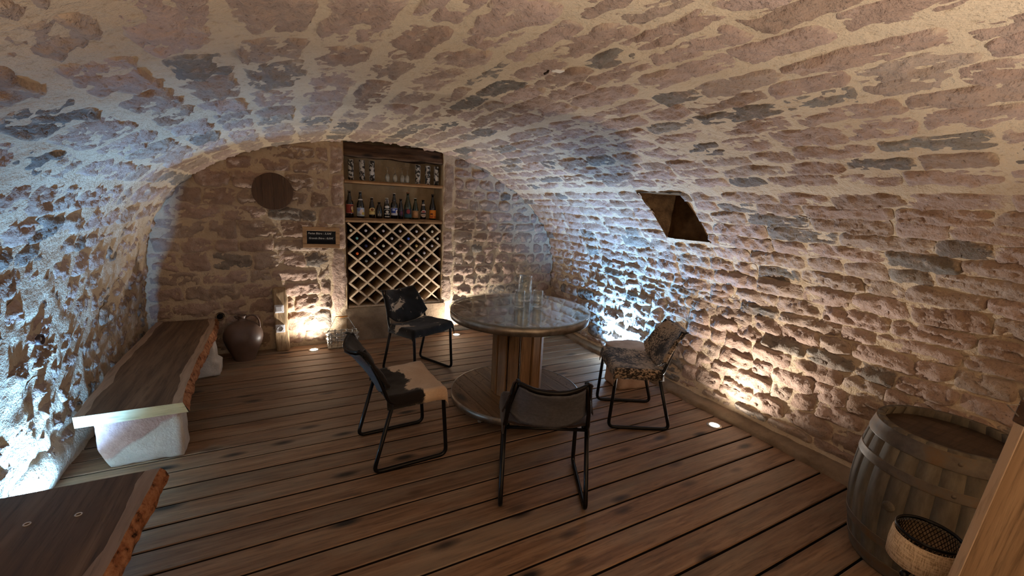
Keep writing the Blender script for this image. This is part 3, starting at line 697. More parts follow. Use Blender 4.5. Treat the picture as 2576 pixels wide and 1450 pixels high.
# ------------------------------------------------------------------ chairs
def build_chair(label, x, y, rz, hide, seed):
    t = thing('hide_chair', label, 'chair', (x, y, 0), rz, 'cowhide chairs around the spool table')
    r = .012
    top = .715
    for s in (-1, 1):
        X = .212*s
        loop = fillet([(X, -.105, .40), (X*1.02, -.215, r), (X*1.02, .215, r), (X, .19, .425), (X*.97, .10, .425), (X*.93, -.10, .405)], .045, 6)
        v, f = tube(loop, r, 10); obj('side_frame', v, f, M['black_metal'], t, True)
        up = fillet([(X, .02, .405), (X, -.12, .40), (X*.93, -.175, .56), (X*.76, -.245, top)], .05, 6); v, f = tube(up, r*.95, 10); obj('back_upright', v, f, M['black_metal'], t, True)
    v, f = tube([(-.208, -.118, .405), (.208, -.118, .405)], .009, 8); obj('cross_bar', v, f, M['black_metal'], t, True)
    v, f = tube([(-.208, .185, .42), (.208, .185, .42)], .009, 8); obj('front_bar', v, f, M['black_metal'], t, True)
    def bx(a, b): return a*(.212*(1-b)+.166*b)
    def by(a, b): return -.125 - .06*b - .07*b*b - .05*(1-a*a)*(.3+.7*b)
    def bz(a, b): return .43 + (.075*abs(a)**3)*(1-b) + (top-.43-(.075*abs(a)**3)*(1-b))*b - .024*(1-a*a)*b*b
    tr = [(bx(a, 1)*.98, by(a, 1)-.006, bz(a, 1)-.004) for a in np.linspace(-1, 1, 21)]; v, f = tube(tr, .010, 8); obj('top_rail', v, f, M['black_metal'], t, True)
    hm = HIDES[hide]
    def sheet(fn, na, nb, a0, a1, th, nm, mat, flip=False):
        A = np.linspace(a0, a1, na); B = np.linspace(0, 1, nb); P = np.array([fn(a, b) for a in A for b in B])
        P = P + (.0035*fbm(P*22+seed, 3, seed))[:, None]*np.array([.3, 1, 1]); G = P.reshape(na, nb, 3)
        du = np.gradient(G, axis=0); dv = np.gradient(G, axis=1); N = np.cross(du, dv); N /= np.linalg.norm(N, axis=2)[..., None]+1e-9
        Q = (G + N*th).reshape(-1, 3); F = grid_faces(na, nb); k = len(P)
        rim = [i*nb for i in range(na)]+[(na-1)*nb+j for j in range(1, nb)]+[i*nb+nb-1 for i in range(na-2, -1, -1)]+[j for j in range(nb-2, 0, -1)]
        fs = [tuple(q[::-1]) for q in F]+[tuple(k+q) for q in F]+[(rim[i], rim[(i+1) % len(rim)], k+rim[(i+1) % len(rim)], k+rim[i]) for i in range(len(rim))]
        return obj(nm, np.vstack([P, Q]), fs, mat, t, True)
    # seat: sagging sheet, flaps over the side rails, rolled over the front bar
    def seat(a, b):
        hw = .205+.022*b; ed = max(0, abs(a)-1); y_ = -.135+.365*b; z = .440 - .024*(1-min(1, a*a))*(1-.5*b) - .55*ed**1.4 - .055*max(0, (b-.88)/.12)**2
        return (hw*math.copysign(min(abs(a), 1+ed*.25), a), y_ - .018*max(0, (b-.88)/.12)**2, z+.012*b)
    sheet(seat, 31, 22, -1.22, 1.22, .007, 'seat', hm)
    def bk(a, b):
        ed = max(0, abs(a)-1); aa = max(-1, min(1, a)); x_ = bx(aa, b)+math.copysign(.012*min(1, ed*8), a)*(ed > 0); y_ = by(aa, b)+.012-.10*ed
        return (x_, y_+ (-.016*max(0, (b-.94)/.06)), bz(aa, b)+.012*math.sin(max(0, (b-.94)/.06)*PI))
    sheet(bk, 27, 20, -1.25, 1.25, -.006, 'backrest', hm)
    def ln(a, b): return (bx(a, b)*.93, by(a, b)-.006, bz(a, b*.93)-.003)
    sheet(ln, 21, 14, -1, 1, .004, 'back_lining', M['leather'])
    # short fur along the borders
    fur = MB(); r3 = random.Random(seed)
    def tuft(p, d, L):
        p = np.array(p); d = np.array(d, float)+np.array([r3.uniform(-.5, .5) for _ in range(3)]); d /= np.linalg.norm(d); s = np.cross(d, [0, 0, 1.0]); s /= np.linalg.norm(s)+1e-9
        e = p + d*L; fur.add([p-s*.0016, p+s*.0016, e], [(0, 1, 2)])
    for k in range(900):
        b = r3.random(); s = r3.choice((-1, 1)); tuft(seat(1.2*s, b), (s*.5, .3, -1), r3.uniform(.006, .016))
    for k in range(700):
        b = r3.random(); s = r3.choice((-1, 1)); tuft(bk(1.22*s, b), (s*.4, -.6, -.4), r3.uniform(.006, .016))
    for k in range(500):
        a = r3.uniform(-1, 1); tuft(bk(a, 1.0), (0, -.7, .2), r3.uniform(.005, .012))
    o = fur.build('fur_fringe', hm, t); o['kind'] = 'stuff'
def build_chairs():
    build_chair('black and white cowhide chair with a white seat front, left of the spool table', .560, 2.425, math.radians(-87), 'left', 3)
    build_chair('dark spotted cowhide chair standing before the lattice bottle rack', .985, 3.595, math.radians(-153.5), 'back', 8)
    build_chair('speckled salt and pepper cowhide chair by the right stone wall', 2.225, 2.175, math.radians(62), 'right', 14)
    build_chair('chair with grey suede back turned to the camera in front of the spool table', 1.17, 1.755, math.radians(-27), 'front', 21)

# ------------------------------------------------------------------ glasses on the table
def mug(label, x, y, z, r, h, rz):
    t = thing('glass_mug', label, 'mug', (x, y, z), rz, 'glass beer mugs on the spool table')
    n = 40; w_ = .14*r; out = []
    prof = [(0, .0), (r*.93, .0), (r, .006)]
    rows = 12
    V, Fc = [], []
    zs = list(np.linspace(.006, h, rows*3))
    def rad(z, a):                          # dimpled body
        u = z/h
        if .10 < u < .82: return r*(1 - .045*abs(math.sin(a*5))*abs(math.sin(u*PI*5)))
        return r
    V = [(0, 0, 0)]+[(r*.9*math.cos(2*PI*k/n), r*.9*math.sin(2*PI*k/n), 0) for k in range(n)]
    for z_ in zs: V += [(rad(z_, 2*PI*k/n)*math.cos(2*PI*k/n), rad(z_, 2*PI*k/n)*math.sin(2*PI*k/n), z_) for k in range(n)]
    inn = [(r-w_, h), (r-w_, h*.5), (r-w_*1.2, .02), (0, .018)]
    for rr, zz in inn[:-1]: V += [(rr*math.cos(2*PI*k/n), rr*math.sin(2*PI*k/n), zz) for k in range(n)]
    V.append((0, 0, inn[-1][1])); rings = 1+len(zs)+3
    F = [(0, 1+(k+1) % n, 1+k) for k in range(n)]
    for i in range(rings-1):
        for k in range(n): k2 = (k+1) % n; F.append((1+i*n+k, 1+i*n+k2, 1+(i+1)*n+k2, 1+(i+1)*n+k))
    F += [(1+(rings-1)*n+k, 1+(rings-1)*n+(k+1) % n, len(V)-1) for k in range(n)]
    obj('body', V, F, M['glass'], t, True)
    v, f = tube(catmull([(-r*.96, 0, h*.78), (-r*1.35, 0, h*.80), (-r*1.75, 0, h*.62), (-r*1.70, 0, h*.38), (-r*1.3, 0, h*.2), (-r*.95, 0, h*.22)], 6), r*.11, 8); obj('handle', v, f, M['glass'], t, True)
def build_mugs():
    mug('small dimpled glass mug with its handle to the left', 1.49, 2.665, .770, .037, .128, .25)
    mug('small dimpled glass mug on the right with hidden handle', 1.625, 2.63, .770, .037, .128, 2.2)
    mug('tall one litre dimpled glass mug behind the two small ones', 1.625, 2.83, .770, .052, .205, 1.6)

# ------------------------------------------------------------------ rack, shelves, bottles, glasses
RX0, RX1, RZ0, RZ1 = .527, 1.536, .355, 1.255
def build_rack():
    t = thing('wine_rack', 'pale lattice wine rack of crossed slats filling the niche', 'wine rack', (0, 0, 0))
    dx, dz = .089, .0797; cx0 = .717; yf, yb = YB+.012, YB+.305
    v, f = box((RX0+RX1)/2, (yf+yb)/2, RZ0+.009, RX1-RX0, yb-yf, .018, .001); obj('bottom_board', v, f, M['slat'], t)
    for x in (RX0+.004, RX1-.004):
        v, f = box(x, (yf+yb)/2+.02, (RZ0+RZ1)/2, .008, yb-yf-.04, RZ1-RZ0); obj('side_board', v, f, M['beam'], t)
    v, f = box((RX0+RX1)/2, yb+.006, (RZ0+RZ1)/2, RX1-RX0, .008, RZ1-RZ0); obj('back_board', v, f, M['beam'], t)
    x0, x1, z0, z1 = RX0+.008, RX1-.008, RZ0+.018, RZ1-.001; hw = .012
    for sgn in (1, -1):
        for k in range(-14, 26):
            cx = cx0 + k*2*dx
            # line x = cx + sgn*(z_top - z)*dx/dz
            pts = []
            zt = 1.2567
            za = zt - (x0-cx)*dz/dx*sgn; zb = zt - (x1-cx)*dz/dx*sgn
            lo, hi = sorted((za, zb)); lo, hi = max(lo, z0), min(hi, z1)
            if hi - lo < .03: continue
            p = np.array([cx+sgn*(zt-lo)*dx/dz, lo]); q = np.array([cx+sgn*(zt-hi)*dx/dz, hi]); d = q-p; d /= np.linalg.norm(d); nn = np.array([-d[1], d[0]])*hw
            y0_ = yf + (.0 if sgn > 0 else .0015); c = (p+q)/2
            V = [(a[0]-c[0], yy, a[1]-c[1]) for yy in (y0_, yb) for a in (p-nn, p+nn, q+nn, q-nn)]
            V = [(min(max(x, x0-c[0]), x1-c[0]), y, min(max(z, z0-c[1]), z1-c[1])) for x, y, z in V]
            obj('slat', V, [(0, 1, 2, 3), (7, 6, 5, 4), (0, 4, 5, 1), (1, 5, 6, 2), (2, 6, 7, 3), (3, 7, 4, 0)], M['slat'], t, loc=(c[0], 0, c[1]))
    # bottles lying in the cells: (row, column index, cap colour)
    cells = [(0, -1, 'cream'), (0, 0, 'silver'), (0, 1, 'silver'), (0, 2, 'silver'), (0, 3, 'silver'), (0, 4, 'cream'),
             (1, 0, 'teal'), (1, 1, 'brown'), (1, 2, 'silver'), (1, 3, 'blue'), (1, 4, 'silver'), (1, 5, 'cream'),
             (2, 0, 'navy'), (2, 1, 'cream'), (2, 2, 'brown'), (2, 3, 'gold'), (2, 4, 'silver'),
             (3, 0, 'orange'), (3, 1, 'silver'), (3, 2, 'silver'), (3, 3, 'olive'), (3, 4, 'silver'),
             (4, 0, 'grey'), (4, 2, 'cream'), (4, 3, 'pink')]
    capc = {'cream': (206, 198, 176), 'silver': (184, 178, 182), 'teal': (110, 170, 170), 'brown': (110, 72, 58), 'blue': (90, 110, 190), 'navy': (40, 44, 84),
            'gold': (190, 160, 100), 'orange': (220, 100, 36), 'olive': (130, 120, 100), 'grey': (110, 108, 106), 'pink': (190, 130, 126)}
    capm = {k: mat_plain('cap_'+k, c, .35, .3) for k, c in capc.items()}
    ordw = ['first', 'second', 'third', 'fourth', 'fifth', 'sixth']; cnt = {}
    prof = [(0, 0), (.031, 0), (.034, .006), (.034, .15), (.030, .175), (.016, .21), (.013, .225), (.013, .262), (.0145, .264), (.0145, .275), (0, .275)]
    prof = [(r, z-.275) for r, z in prof]; cprof = [(.0152, -.010), (.0150, -.002), (.012, .001), (0, .0015)]
    proto = None
    for rw, ci, col in cells:
        x = cx0 + ci*2*dx - (dx if rw % 2 else 0); z = 1.177 - rw*dz - .006
        x = min(max(x, x0+.036), x1-.036)
        cnt[rw] = cnt.get(rw, 0)+1
        lab = '%s capped bottle lying in the %s row of the lattice rack, %s from the left' % (col, ['top', 'second', 'third', 'fourth', 'fifth'][rw], ordw[cnt[rw]-1])
        tb = thing('lying_bottle', lab, 'bottle', (x, yf+.008, z), group='bottles lying in the lattice rack')
        v, f = lathe(prof, 16, axis='y'); v = [(a, b, c) for a, b, c in v]
        if proto is None: proto = obj('bottle_body', v, f, M['bottle_brown'], tb, True)
        else:
            o = proto.copy(); COL.objects.link(o); o.parent = tb
        v, f = lathe(cprof, 16, axis='y'); obj('cap', v, f, capm[col], tb, True)
def board_live(name, label, x0, x1, y0, y1, z0, z1, seed):
    n = 60; xs = np.linspace(x0, x1, n); v = []
    for x in xs:
        w_ = .006*float(fbm(np.array([[x*14, seed, 0.]]), 3, seed)[0]); u = .004*float(fbm(np.array([[x*20, seed, 5.]]), 3, seed)[0])
        v += [(x, y0+w_, z0), (x, y0+w_-.004, (z0+z1)/2), (x, y0+w_+.006, z1+u), (x, y1, z1), (x, y1, z0)]
    f = [(i*5+k, i*5+(k+1) % 5, (i+1)*5+(k+1) % 5, (i+1)*5+k) for i in range(n-1) for k in range(5)]+[(4, 3, 2, 1, 0), tuple((n-1)*5+k for k in range(5))]
    return tag(obj(name, v, [q[::-1] for q in f], M['shelf']), label, 'shelf')
def arc_patch(r, a0, a1, z0, z1, n=14, taper=None, fn=None):
    A = np.linspace(a0, a1, n); v = []
    for a in A:
        s = (a-(a0+a1)/2)/((a1-a0)/2)
        lo, hi = fn(s, z0, z1) if fn else (z0, z1)
        for z in (lo, (lo+hi)/2, hi): v.append((r*math.sin(a), -r*math.cos(a), z))
    return v, grid_faces(n, 3)
def oval(s, z0, z1): c = (z0+z1)/2; h = (z1-z0)/2*math.sqrt(max(0, 1-s*s)); return c-h, c+h
def archy(s, z0, z1): return z0, z0+(z1-z0)*(.55+.45*math.sqrt(max(0, 1-s*s)))
PM = {}
def paper(c):
    if c not in PM: PM[c] = mat_plain('paper_%d_%d_%d' % c, c, .7)
    return PM[c]
def text_mesh(txt, size, mat, parent, loc, rx=PI/2, shear=0.0, name='lettering', rz=0.0, extrude=.0004):
    cu = bpy.data.curves.new(name, 'FONT'); cu.body = txt; cu.size = size; cu.extrude = extrude; cu.shear = shear; cu.align_x = 'LEFT'; cu.resolution_u = 3
    tmp = bpy.data.objects.new(name, cu); COL.objects.link(tmp); dg = bpy.context.evaluated_depsgraph_get()
    me = bpy.data.meshes.new_from_object(tmp.evaluated_get(dg)); bpy.data.objects.remove(tmp)
    me.materials.clear(); me.materials.append(mat); o = bpy.data.objects.new(name, me); COL.objects.link(o); o.parent = parent; o.location = loc; o.rotation_euler = (rx, 0, rz); return o
def bottle(label, x, h, r, style, glass, cap, patches):
    y = 4.735; t = thing('beer_bottle', label, 'bottle', (x, y, 1.3005), group='beer bottles on the lower shelf')
    nr = .0135
    if style == 'tall': pr = [(0, 0), (r*.92, 0), (r, .006), (r, h*.42), (r*.93, h*.52), (r*.62, h*.66), (nr*1.35, h*.76), (nr, h*.84), (nr, h*.965), (nr*1.2, h*.968), (nr*1.2, h*.985), (nr*.9, h*.99), (0, h*.99)]
    elif style == 'shoulder': pr = [(0, 0), (r*.92, 0), (r, .006), (r, h*.54), (r*.9, h*.60), (r*.55, h*.66), (nr*1.6, h*.70), (nr*1.25, h*.80), (nr, h*.86), (nr, h*.965), (nr*1.2, h*.968), (nr*1.2, h*.985), (0, h*.99)]
    elif style == 'stubby': pr = [(0, 0), (r*.92, 0), (r, .006), (r, h*.48), (r*.86, h*.62), (nr*1.5, h*.80), (nr, h*.84), (nr, h*.96), (nr*1.15, h*.962), (nr*1.15, h*.985), (0, h*.99)]
    else: pr = [(0, 0), (r*.92, 0), (r, .006), (r, h*.44), (r*.84, h*.56), (nr*1.5, h*.74), (nr, h*.82), (nr, h*.96), (nr*1.15, h*.962), (nr*1.15, h*.985), (0, h*.99)]
    v, f = lathe(pr, 22); obj('bottle_body', v, f, M[glass], t, True)
    v, f = lathe([(nr*1.2, h*.96), (nr*1.28, h*.975), (nr*1.1, h), (0, h*1.002)], 16); obj('cap', v, f, paper(cap), t, True)
    zr = sorted((z, r_) for r_, z in pr)
    for nm, a0, a1, z0, z1, c, shape, lift in patches:
        fn = {'r': None, 'o': oval, 'a': archy}[shape]
        zm = (z0+z1)/2*h; rr = np.interp(zm, [p[1] for p in pr[2:]], [p[0] for p in pr[2:]])
        v, f = arc_patch(rr+.0006+lift*.0005, math.radians(a0), math.radians(a1), z0*h, z1*h, 14, fn=fn); obj(nm, v, f, paper(c), t, True)
    return t
def build_shelves():
    board_live('bottle_shelf', 'thick rough-edged board under the beer bottles on top of the rack', .52, 1.54, YB+.005, YB+.33, 1.257, 1.30, 3)
    board_live('glass_shelf', 'thin live-edged board carrying the glasses near the niche top', .52, 1.54, YB+.008, YB+.33, 1.648, 1.68, 7)
    L = 'label'; m = 'label_motif'
    W, K = (214, 208, 200), (20, 18, 18)
    bottle('tall brown beer bottle with a red label at the left end of the shelf', .575, .275, .038, 'shoulder', 'bottle_brown', (120, 108, 96),
           [(L, -70, 70, .16, .49, (150, 62, 52), 'r', 0), (m, 0, 60, .19, .45, (100, 36, 32), 'o', 1), (m, 14, 52, .27, .42, (212, 176, 130), 'o', 2), (m, 22, 62, .20, .28, (196, 160, 60), 'o', 2), (m, -70, 70, .475, .49, (206, 150, 130), 'r', 1), (m, -70, 70, .16, .175, (206, 150, 130), 'r', 1)])
    bottle('tall dark beer bottle with a pale blue picture label and a neck collar', .682, .272, .038, 'tall', 'bottle_black', (170, 160, 150),
           [(L, -72, 72, .06, .38, (176, 190, 206), 'r', 0), (m, -70, 0, .24, .37, (130, 150, 200), 'o', 1), (m, -20, 36, .12, .33, (226, 206, 196), 'o', 2), (m, 10, 60, .10, .22, (206, 186, 96), 'o', 3), (m, -62, -6, .08, .17, (150, 150, 160), 'o', 2), ('neck_label', -80, 80, .63, .71, (206, 202, 200), 'o', 0)])
    bottle('brown beer bottle with an arched cream label', .797, .215, .030, 'std', 'bottle_brown', (190, 184, 170),
           [(L, -75, 75, .17, .50, (222, 196, 130), 'a', 0), (m, -32, 32, .34, .47, (130, 78, 40), 'o', 1), (m, -70, 70, .30, .335, (170, 140, 70), 'r', 1)])
    t = bottle('short stubby black beer bottle with small white marks', .872, .167, .033, 'stubby', 'bottle_black', (30, 28, 28), [])
    for a, dx_ in ((-22, 0), (18, 0)):
        for k in range(2):
            aa = math.radians(a-9+18*k); v, f = arc_patch(.0338, aa-.07, aa+.07, .022, .046); obj('label_motif', v, f, paper((190, 186, 178)), t, True)
        v, f = arc_patch(.0339, math.radians(a-11), math.radians(a+11), .042, .047); obj('label_motif', v, f, paper((190, 186, 178)), t, True)
    bottle('flip-top black beer bottle with a white band round its badge', .951, .216, .033, 'stubby', 'bottle_black', (206, 204, 196),
           [(m, -60, 60, .37, .46, (206, 204, 198), 'a', 0), (m, -56, 56, .36, .435, (18, 16, 16), 'a', 1), (m, -26, 26, .26, .39, (214, 208, 196), 'o', 2), (m, -50, 50, .20, .245, (206, 204, 198), 'r', 1), (m, -48, 48, .065, .11, (214, 210, 200), 'r', 1), ('clip', -38, 38, .60, .92, (206, 202, 206), 'r', 1), (m, -22, 22, .64, .90, (40, 36, 38), 'r', 2), ('neck_label', -52, 52, .50, .62, (214, 210, 206), 'o', 2)])
    bottle('tall dark beer bottle with a bright blue label beside the flip-top', 1.030, .272, .036, 'shoulder', 'bottle_black', (196, 190, 180),
           [(L, -80, 80, .13, .42, (196, 198, 206), 'r', 0), (m, -66, 66, .22, .40, (46, 66, 150), 'r', 1), (m, -46, 6, .30, .38, (180, 196, 226), 'o', 2), (m, 12, 60, .18, .36, (226, 218, 206), 'o', 2), (m, 36, 66, .22, .32, (90, 56, 46), 'o', 3)])
    bottle('slim brown beer bottle with a dim purple label', 1.101, .214, .028, 'std', 'bottle_brown', (70, 56, 44), [(m, -50, 50, .16, .42, (72, 44, 64), 'o', 0), (m, -22, 22, .24, .36, (104, 60, 84), 'o', 1)])
    bottle('tallest dark green bottle with a dark label and a red sun', 1.178, .286, .040, 'tall', 'bottle_green', (130, 80, 50),
           [(L, -80, 80, .05, .38, (42, 50, 60), 'r', 0), (m, -34, 24, .20, .37, (150, 62, 66), 'o', 1), (m, -70, 70, .06, .18, (46, 84, 96), 'r', 1)])
    bottle('green beer bottle with a tan paper label', 1.262, .230, .033, 'std', 'bottle_green', (200, 196, 180),
           [(L, -80, 80, .06, .40, (176, 130, 88), 'r', 0), (m, -40, 40, .17, .34, (200, 150, 106), 'o', 1), (m, -70, 70, .08, .10, (130, 86, 50), 'r', 1)])
    bottle('brown beer bottle with a round white badge and star collar', 1.349, .213, .030, 'std', 'bottle_brown', (40, 30, 24),
           [(L, -78, 78, .11, .48, (214, 196, 186), 'o', 0), (m, -66, 66, .27, .35, (60, 44, 42), 'r', 1), (m, -40, 40, .36, .44, (170, 60, 60), 'o', 1), (m, -48, 48, .17, .23, (176, 140, 96), 'r', 1), ('neck_label', -60, 60, .67, .80, (200, 190, 178), 'o', 0)])
    bottle('dark beer bottle with a bright orange label at the right end', 1.458, .280, .037, 'tall', 'bottle_black', (50, 44, 40),
           [(L, -80, 80, .05, .38, (226, 136, 44), 'r', 0), (m, -56, -12, .19, .25, (110, 50, 30), 'r', 1), (m, -14, -8, .12, .25, (150, 60, 30), 'r', 1), (m, -58, -4, .085, .13, (176, 66, 30), 'r', 1), (m, 8, 58, .085, .13, (176, 66, 30), 'r', 1)])
    # glasses on the upper shelf
    pr = [(0, 0), (.026, 0), (.028, .004), (.0275, .10), (.0285, .20), (.0278, .202), (.026, .10), (.0255, .012), (0, .012)]
    xs = [.594, .703, .801, 1.283, 1.392, 1.492]; pos = ['at the far left of the upper shelf', 'second from the left on the upper shelf', 'third from the left on the upper shelf', 'just right of the upturned wine glasses', 'second from the right on the upper shelf', 'at the far right of the upper shelf']
    for x, p in zip(xs, pos):
        v, f = lathe(pr, 24); tag(obj('cow_print_glass', v, f, M['cow'], None, True, (x, 4.72, 1.6815)), 'tall glass with black cow print '+p, 'glass', 'cow print glasses on the upper shelf')
    wp = [(.021, 0), (.0262, .045), (.022, .078), (.006, .092), (.0032, .10), (.0032, .142), (.024, .150), (.0262, .152), (0, .153)]
    for x, p in zip((.956, 1.036, 1.112, 1.166), ('leftmost', 'second from left', 'third from left', 'rightmost')):
        v, f = lathe(wp+[(0, .0945), (.0205, .077), (.0247, .045), (.0198, 0.0), (.021, 0)], 24)
        tag(obj('wine_glass', v, f, M['glass'], None, True, (x, 4.71, 1.6815)), 'clear wine glass standing upside down, %s of the four' % p, 'glass', 'upturned wine glasses')

# ------------------------------------------------------------------ things along the back wall
def build_back_things():
    # round barrel lid
    t = thing('barrel_lid', 'dark round barrel lid hung on the back wall', 'lid', (-.108, YB-.052, 1.524))
    for a, b in ((-.166, -.085), (-.085, .005), (.005, .09), (.09, .166)):
        v, f = strip_disc(.166, a+.0008, b-.0008, -.014, .014, 12); obj('board', [(x, z, y) for x, y, z in v], [q[::-1] for q in f], M['lid'], t)
    v, f = lathe([(.162, -.013), (.168, -.013), (.168, .013), (.162, .013)], 48, axis='y'); obj('rim', v, f, M['lid'], t, True)
    # slate
    t = thing('slate_board', 'small wood-framed slate with chalked beer prices beside the niche', 'blackboard', (.287, YB-.048, 1.104)); t.rotation_euler = (0, math.radians(1.0), 0)
    w_, h_, b = .335, .205, .038
    for cx, cz, sx, sz in ((0, h_/2-b/2, w_, b), (0, -h_/2+b/2, w_, b)): v, f = box(cx, 0, cz, sx, .018, sz, .002); obj('frame_bar', v, f, M['frame'], t)
    for cx in (-w_/2+b/2, w_/2-b/2): v, f = box(cx, 0, 0, b, .017, h_-2*b, .001); obj('frame_bar', v, f, M['frame'], t)
    v, f = box(0, .001, 0, w_-2*b+.004, .010, h_-2*b+.004); obj('slate_panel', v, f, M['slate'], t)
    text_mesh('Petite Bière : 3,50€', .0265, M['chalk'], t, (-.120, -.0048, .030), shear=.25)
    text_mesh('Grande Bière : 8,00€', .0255, M['chalk'], t, (-.114, -.0048, -.016), shear=.2)
    v, f = tube([(-.12, .0, h_/2), (-.055, .01, h_/2+.10), (.0, .008, h_/2+.105), (.06, .004, h_/2+.03), (.13, .0, h_/2)], .0012, 5); obj('wire', v, f, M['zinc'], t)
    # post with socket and switch
    t = thing('socket_post', 'weathered split timber post carrying a switch and a socket', 'post', (-.10, 4.53, 0))
    V, F = rough_box(0, .02, .31, .115, .115, .62, .008, 16, 12, 9, 14); V[:, 0] += .004*np.sin(V[:, 2]*30)
    obj('timber', V, F, M['post'], t, True)
    for z, nm in ((.43, 'light_switch'), (.235, 'wall_socket')):
        v, f = box(-.012, -.047, z, .078, .020, .078, .006, 2); o = obj(nm, v, f, M['white'], t)
        if nm == 'wall_socket':
            v, f = lathe([(0, .002), (.018, .002), (.021, .008), (.025, .009), (.027, .006)], 24, axis='y'); obj('socket_well', [(x-.012, y-.054, z_+z) for x, y, z_ in v], f, M['greyp'], o, True)
        else:
            v, f = box(-.012, -.059, z, .052, .006, .052, .002); obj('rocker', v, f, M['white'], o)
    # stoneware jug
    t = thing('stoneware_jug', 'big bulbous brown stoneware jug with a loop handle in the corner', 'jug', (-.408, 4.40, 0))
    pr = [(0, 0), (.080, 0), (.088, .008), (.103, .05), (.130, .11), (.152, .18), (.157, .225), (.146, .275), (.112, .322), (.066, .352), (.038, .367), (.031, .385), (.036, .405), (.041, .41), (.036, .413), (.025, .40), (.024, .36), (0, .36)]
    v, f = lathe([tuple(q) for q in catmull(pr, 3)], 44); obj('body', v, f, M['jug'], t, True)
    v, f = tube(catmull([(.030, 0, .388), (.06, 0, .408), (.10, 0, .402), (.128, 0, .36), (.134, 0, .30), (.126, 0, .262)], 7), .0115, 10, ry=.008); obj('handle', v, f, M['jug'], t, True)
    v, f = tube(catmull([(-.026, -.008, .39), (-.04, -.014, .398), (-.052, -.02, .412)], 4), [.014]*4+[.011]*3+[.010]*2, 10); obj('spout', v, f, M['jug'], t, True)
    # woven metal basket
    t = thing('wire_basket', 'woven galvanised strip basket with a wire bail handle on the floor', 'basket', (.442, 4.465, 0), math.radians(2))
    wx, wy, H = .142, .062, .165
    def per(s):                              # rounded rectangle
        L = [2*wx, 2*wy, 2*wx, 2*wy]; s = s % sum(L)
        if s < L[0]: return (-wx+s, -wy), (0, -1)
        s -= L[0]
        if s < L[1]: return (wx, -wy+s), (1, 0)
        s -= L[1]
        if s < L[2]: return (wx-s, wy), (0, 1)
        s -= L[2]; return (-wx, wy-s), (-1, 0)
    tot = 4*(wx+wy); nb_ = 14; step = tot/nb_
    for k in range(nb_):
        (x, y), (a, b) = per((k+.5)*step); v, f = box(x, y, H/2, .016 if b else .004, .016 if a else .004, H, .0008); obj('upright_strip', v, f, M['galv'], t)
    for j, z in enumerate((.020, .050, .082, .103, .128, .150)):
        P = []
        if j in (0, 1): amp = .0
        else: amp = .008
        n = nb_*6
        top_, bot = [], []
        for i in range(n):
            s = i/n*tot; (x, y), (a, b) = per(s); o_ = amp*math.cos(s/step*PI*1.0 + (PI if j % 2 else 0)) + .003
            hz = .0055 if j > 1 else .003
            top_.append((x+a*o_, y+b*o_, z+hz)); bot.append((x+a*o_, y+b*o_, z-hz))
        V = bot+top_; F = [(i, (i+1) % n, n+(i+1) % n, n+i) for i in range(n)]
        V2 = [(x*.985, y*.97, z_) for x, y, z_ in V]; k = len(V)
        F += [tuple(k+q for q in fc[::-1]) for fc in F]+[(n+i, n+(i+1) % n, k+n+(i+1) % n, k+n+i) for i in range(n)]
        obj('woven_strip', V+V2, F, M['galv'], t, True)
    v, f = box(0, 0, .008, 2*wx, 2*wy, .006); obj('bottom', v, f, M['galv'], t)
    v, f = tube([(-.145, 0, .14), (-.06, 0, .31), (.055, 0, .31), (.145, 0, .14)], .0022, 6); obj('bail_wire', v, f, M['zinc'], t)
    v, f = tube([(-.06, 0, .312), (.055, 0, .312)], .007, 10); obj('grip', v, f, M['handle'], t, True)
    # pale beam end on the floor in the right corner
    v, f = box(2.70, 4.06, .045, .42, .12, .088, .004); tag(obj('timber_offcut', v, f, M['endgrain']), 'pale squared timber lying at the foot of the back wall behind the table', 'beam')
    # nail in the vault
    c = vault(np.array([1.585]), np.array([3.575]), np.array([.006]))[0]
    t = thing('ceiling_hook', 'rusty nail stub in a white plaster dab on the vault', 'hook', tuple(c))
    V, F = rough_box(.02, -.012, .0, .05, .04, .014, .004, 5, 2, 2.2, 40); obj('plaster_dab', V, F, paper((226, 214, 196)), t, True)
    v, f = tube([(-.012, .0, .01), (-.02, .004, -.012), (-.034, .006, -.02)], .005, 6); obj('nail', v, f, M['nail'], t, True)
    c = vault(np.array([2.774]), np.array([.825]), np.array([.012]))[0]
    t = thing('wall_pipe', 'small round pipe stub with a pale bead in the blue-lit left wall', 'pipe', tuple(c))
    v, f = lathe([(.014, -.02), (.026, -.02), (.027, .012), (.022, .013), (.014, -.01)], 20); obj('collar', [(z, y, x) for x, y, z in v], [q[::-1] for q in f], M['brown_leather'], t, True)
    v, f = lathe([(0, .012), (.009, .008), (.013, 0), (.009, -.012), (0, -.016)], 14); obj('bead', [(z, y-.002, x+.003) for x, y, z in v], [q[::-1] for q in f], M['white'], t, True)

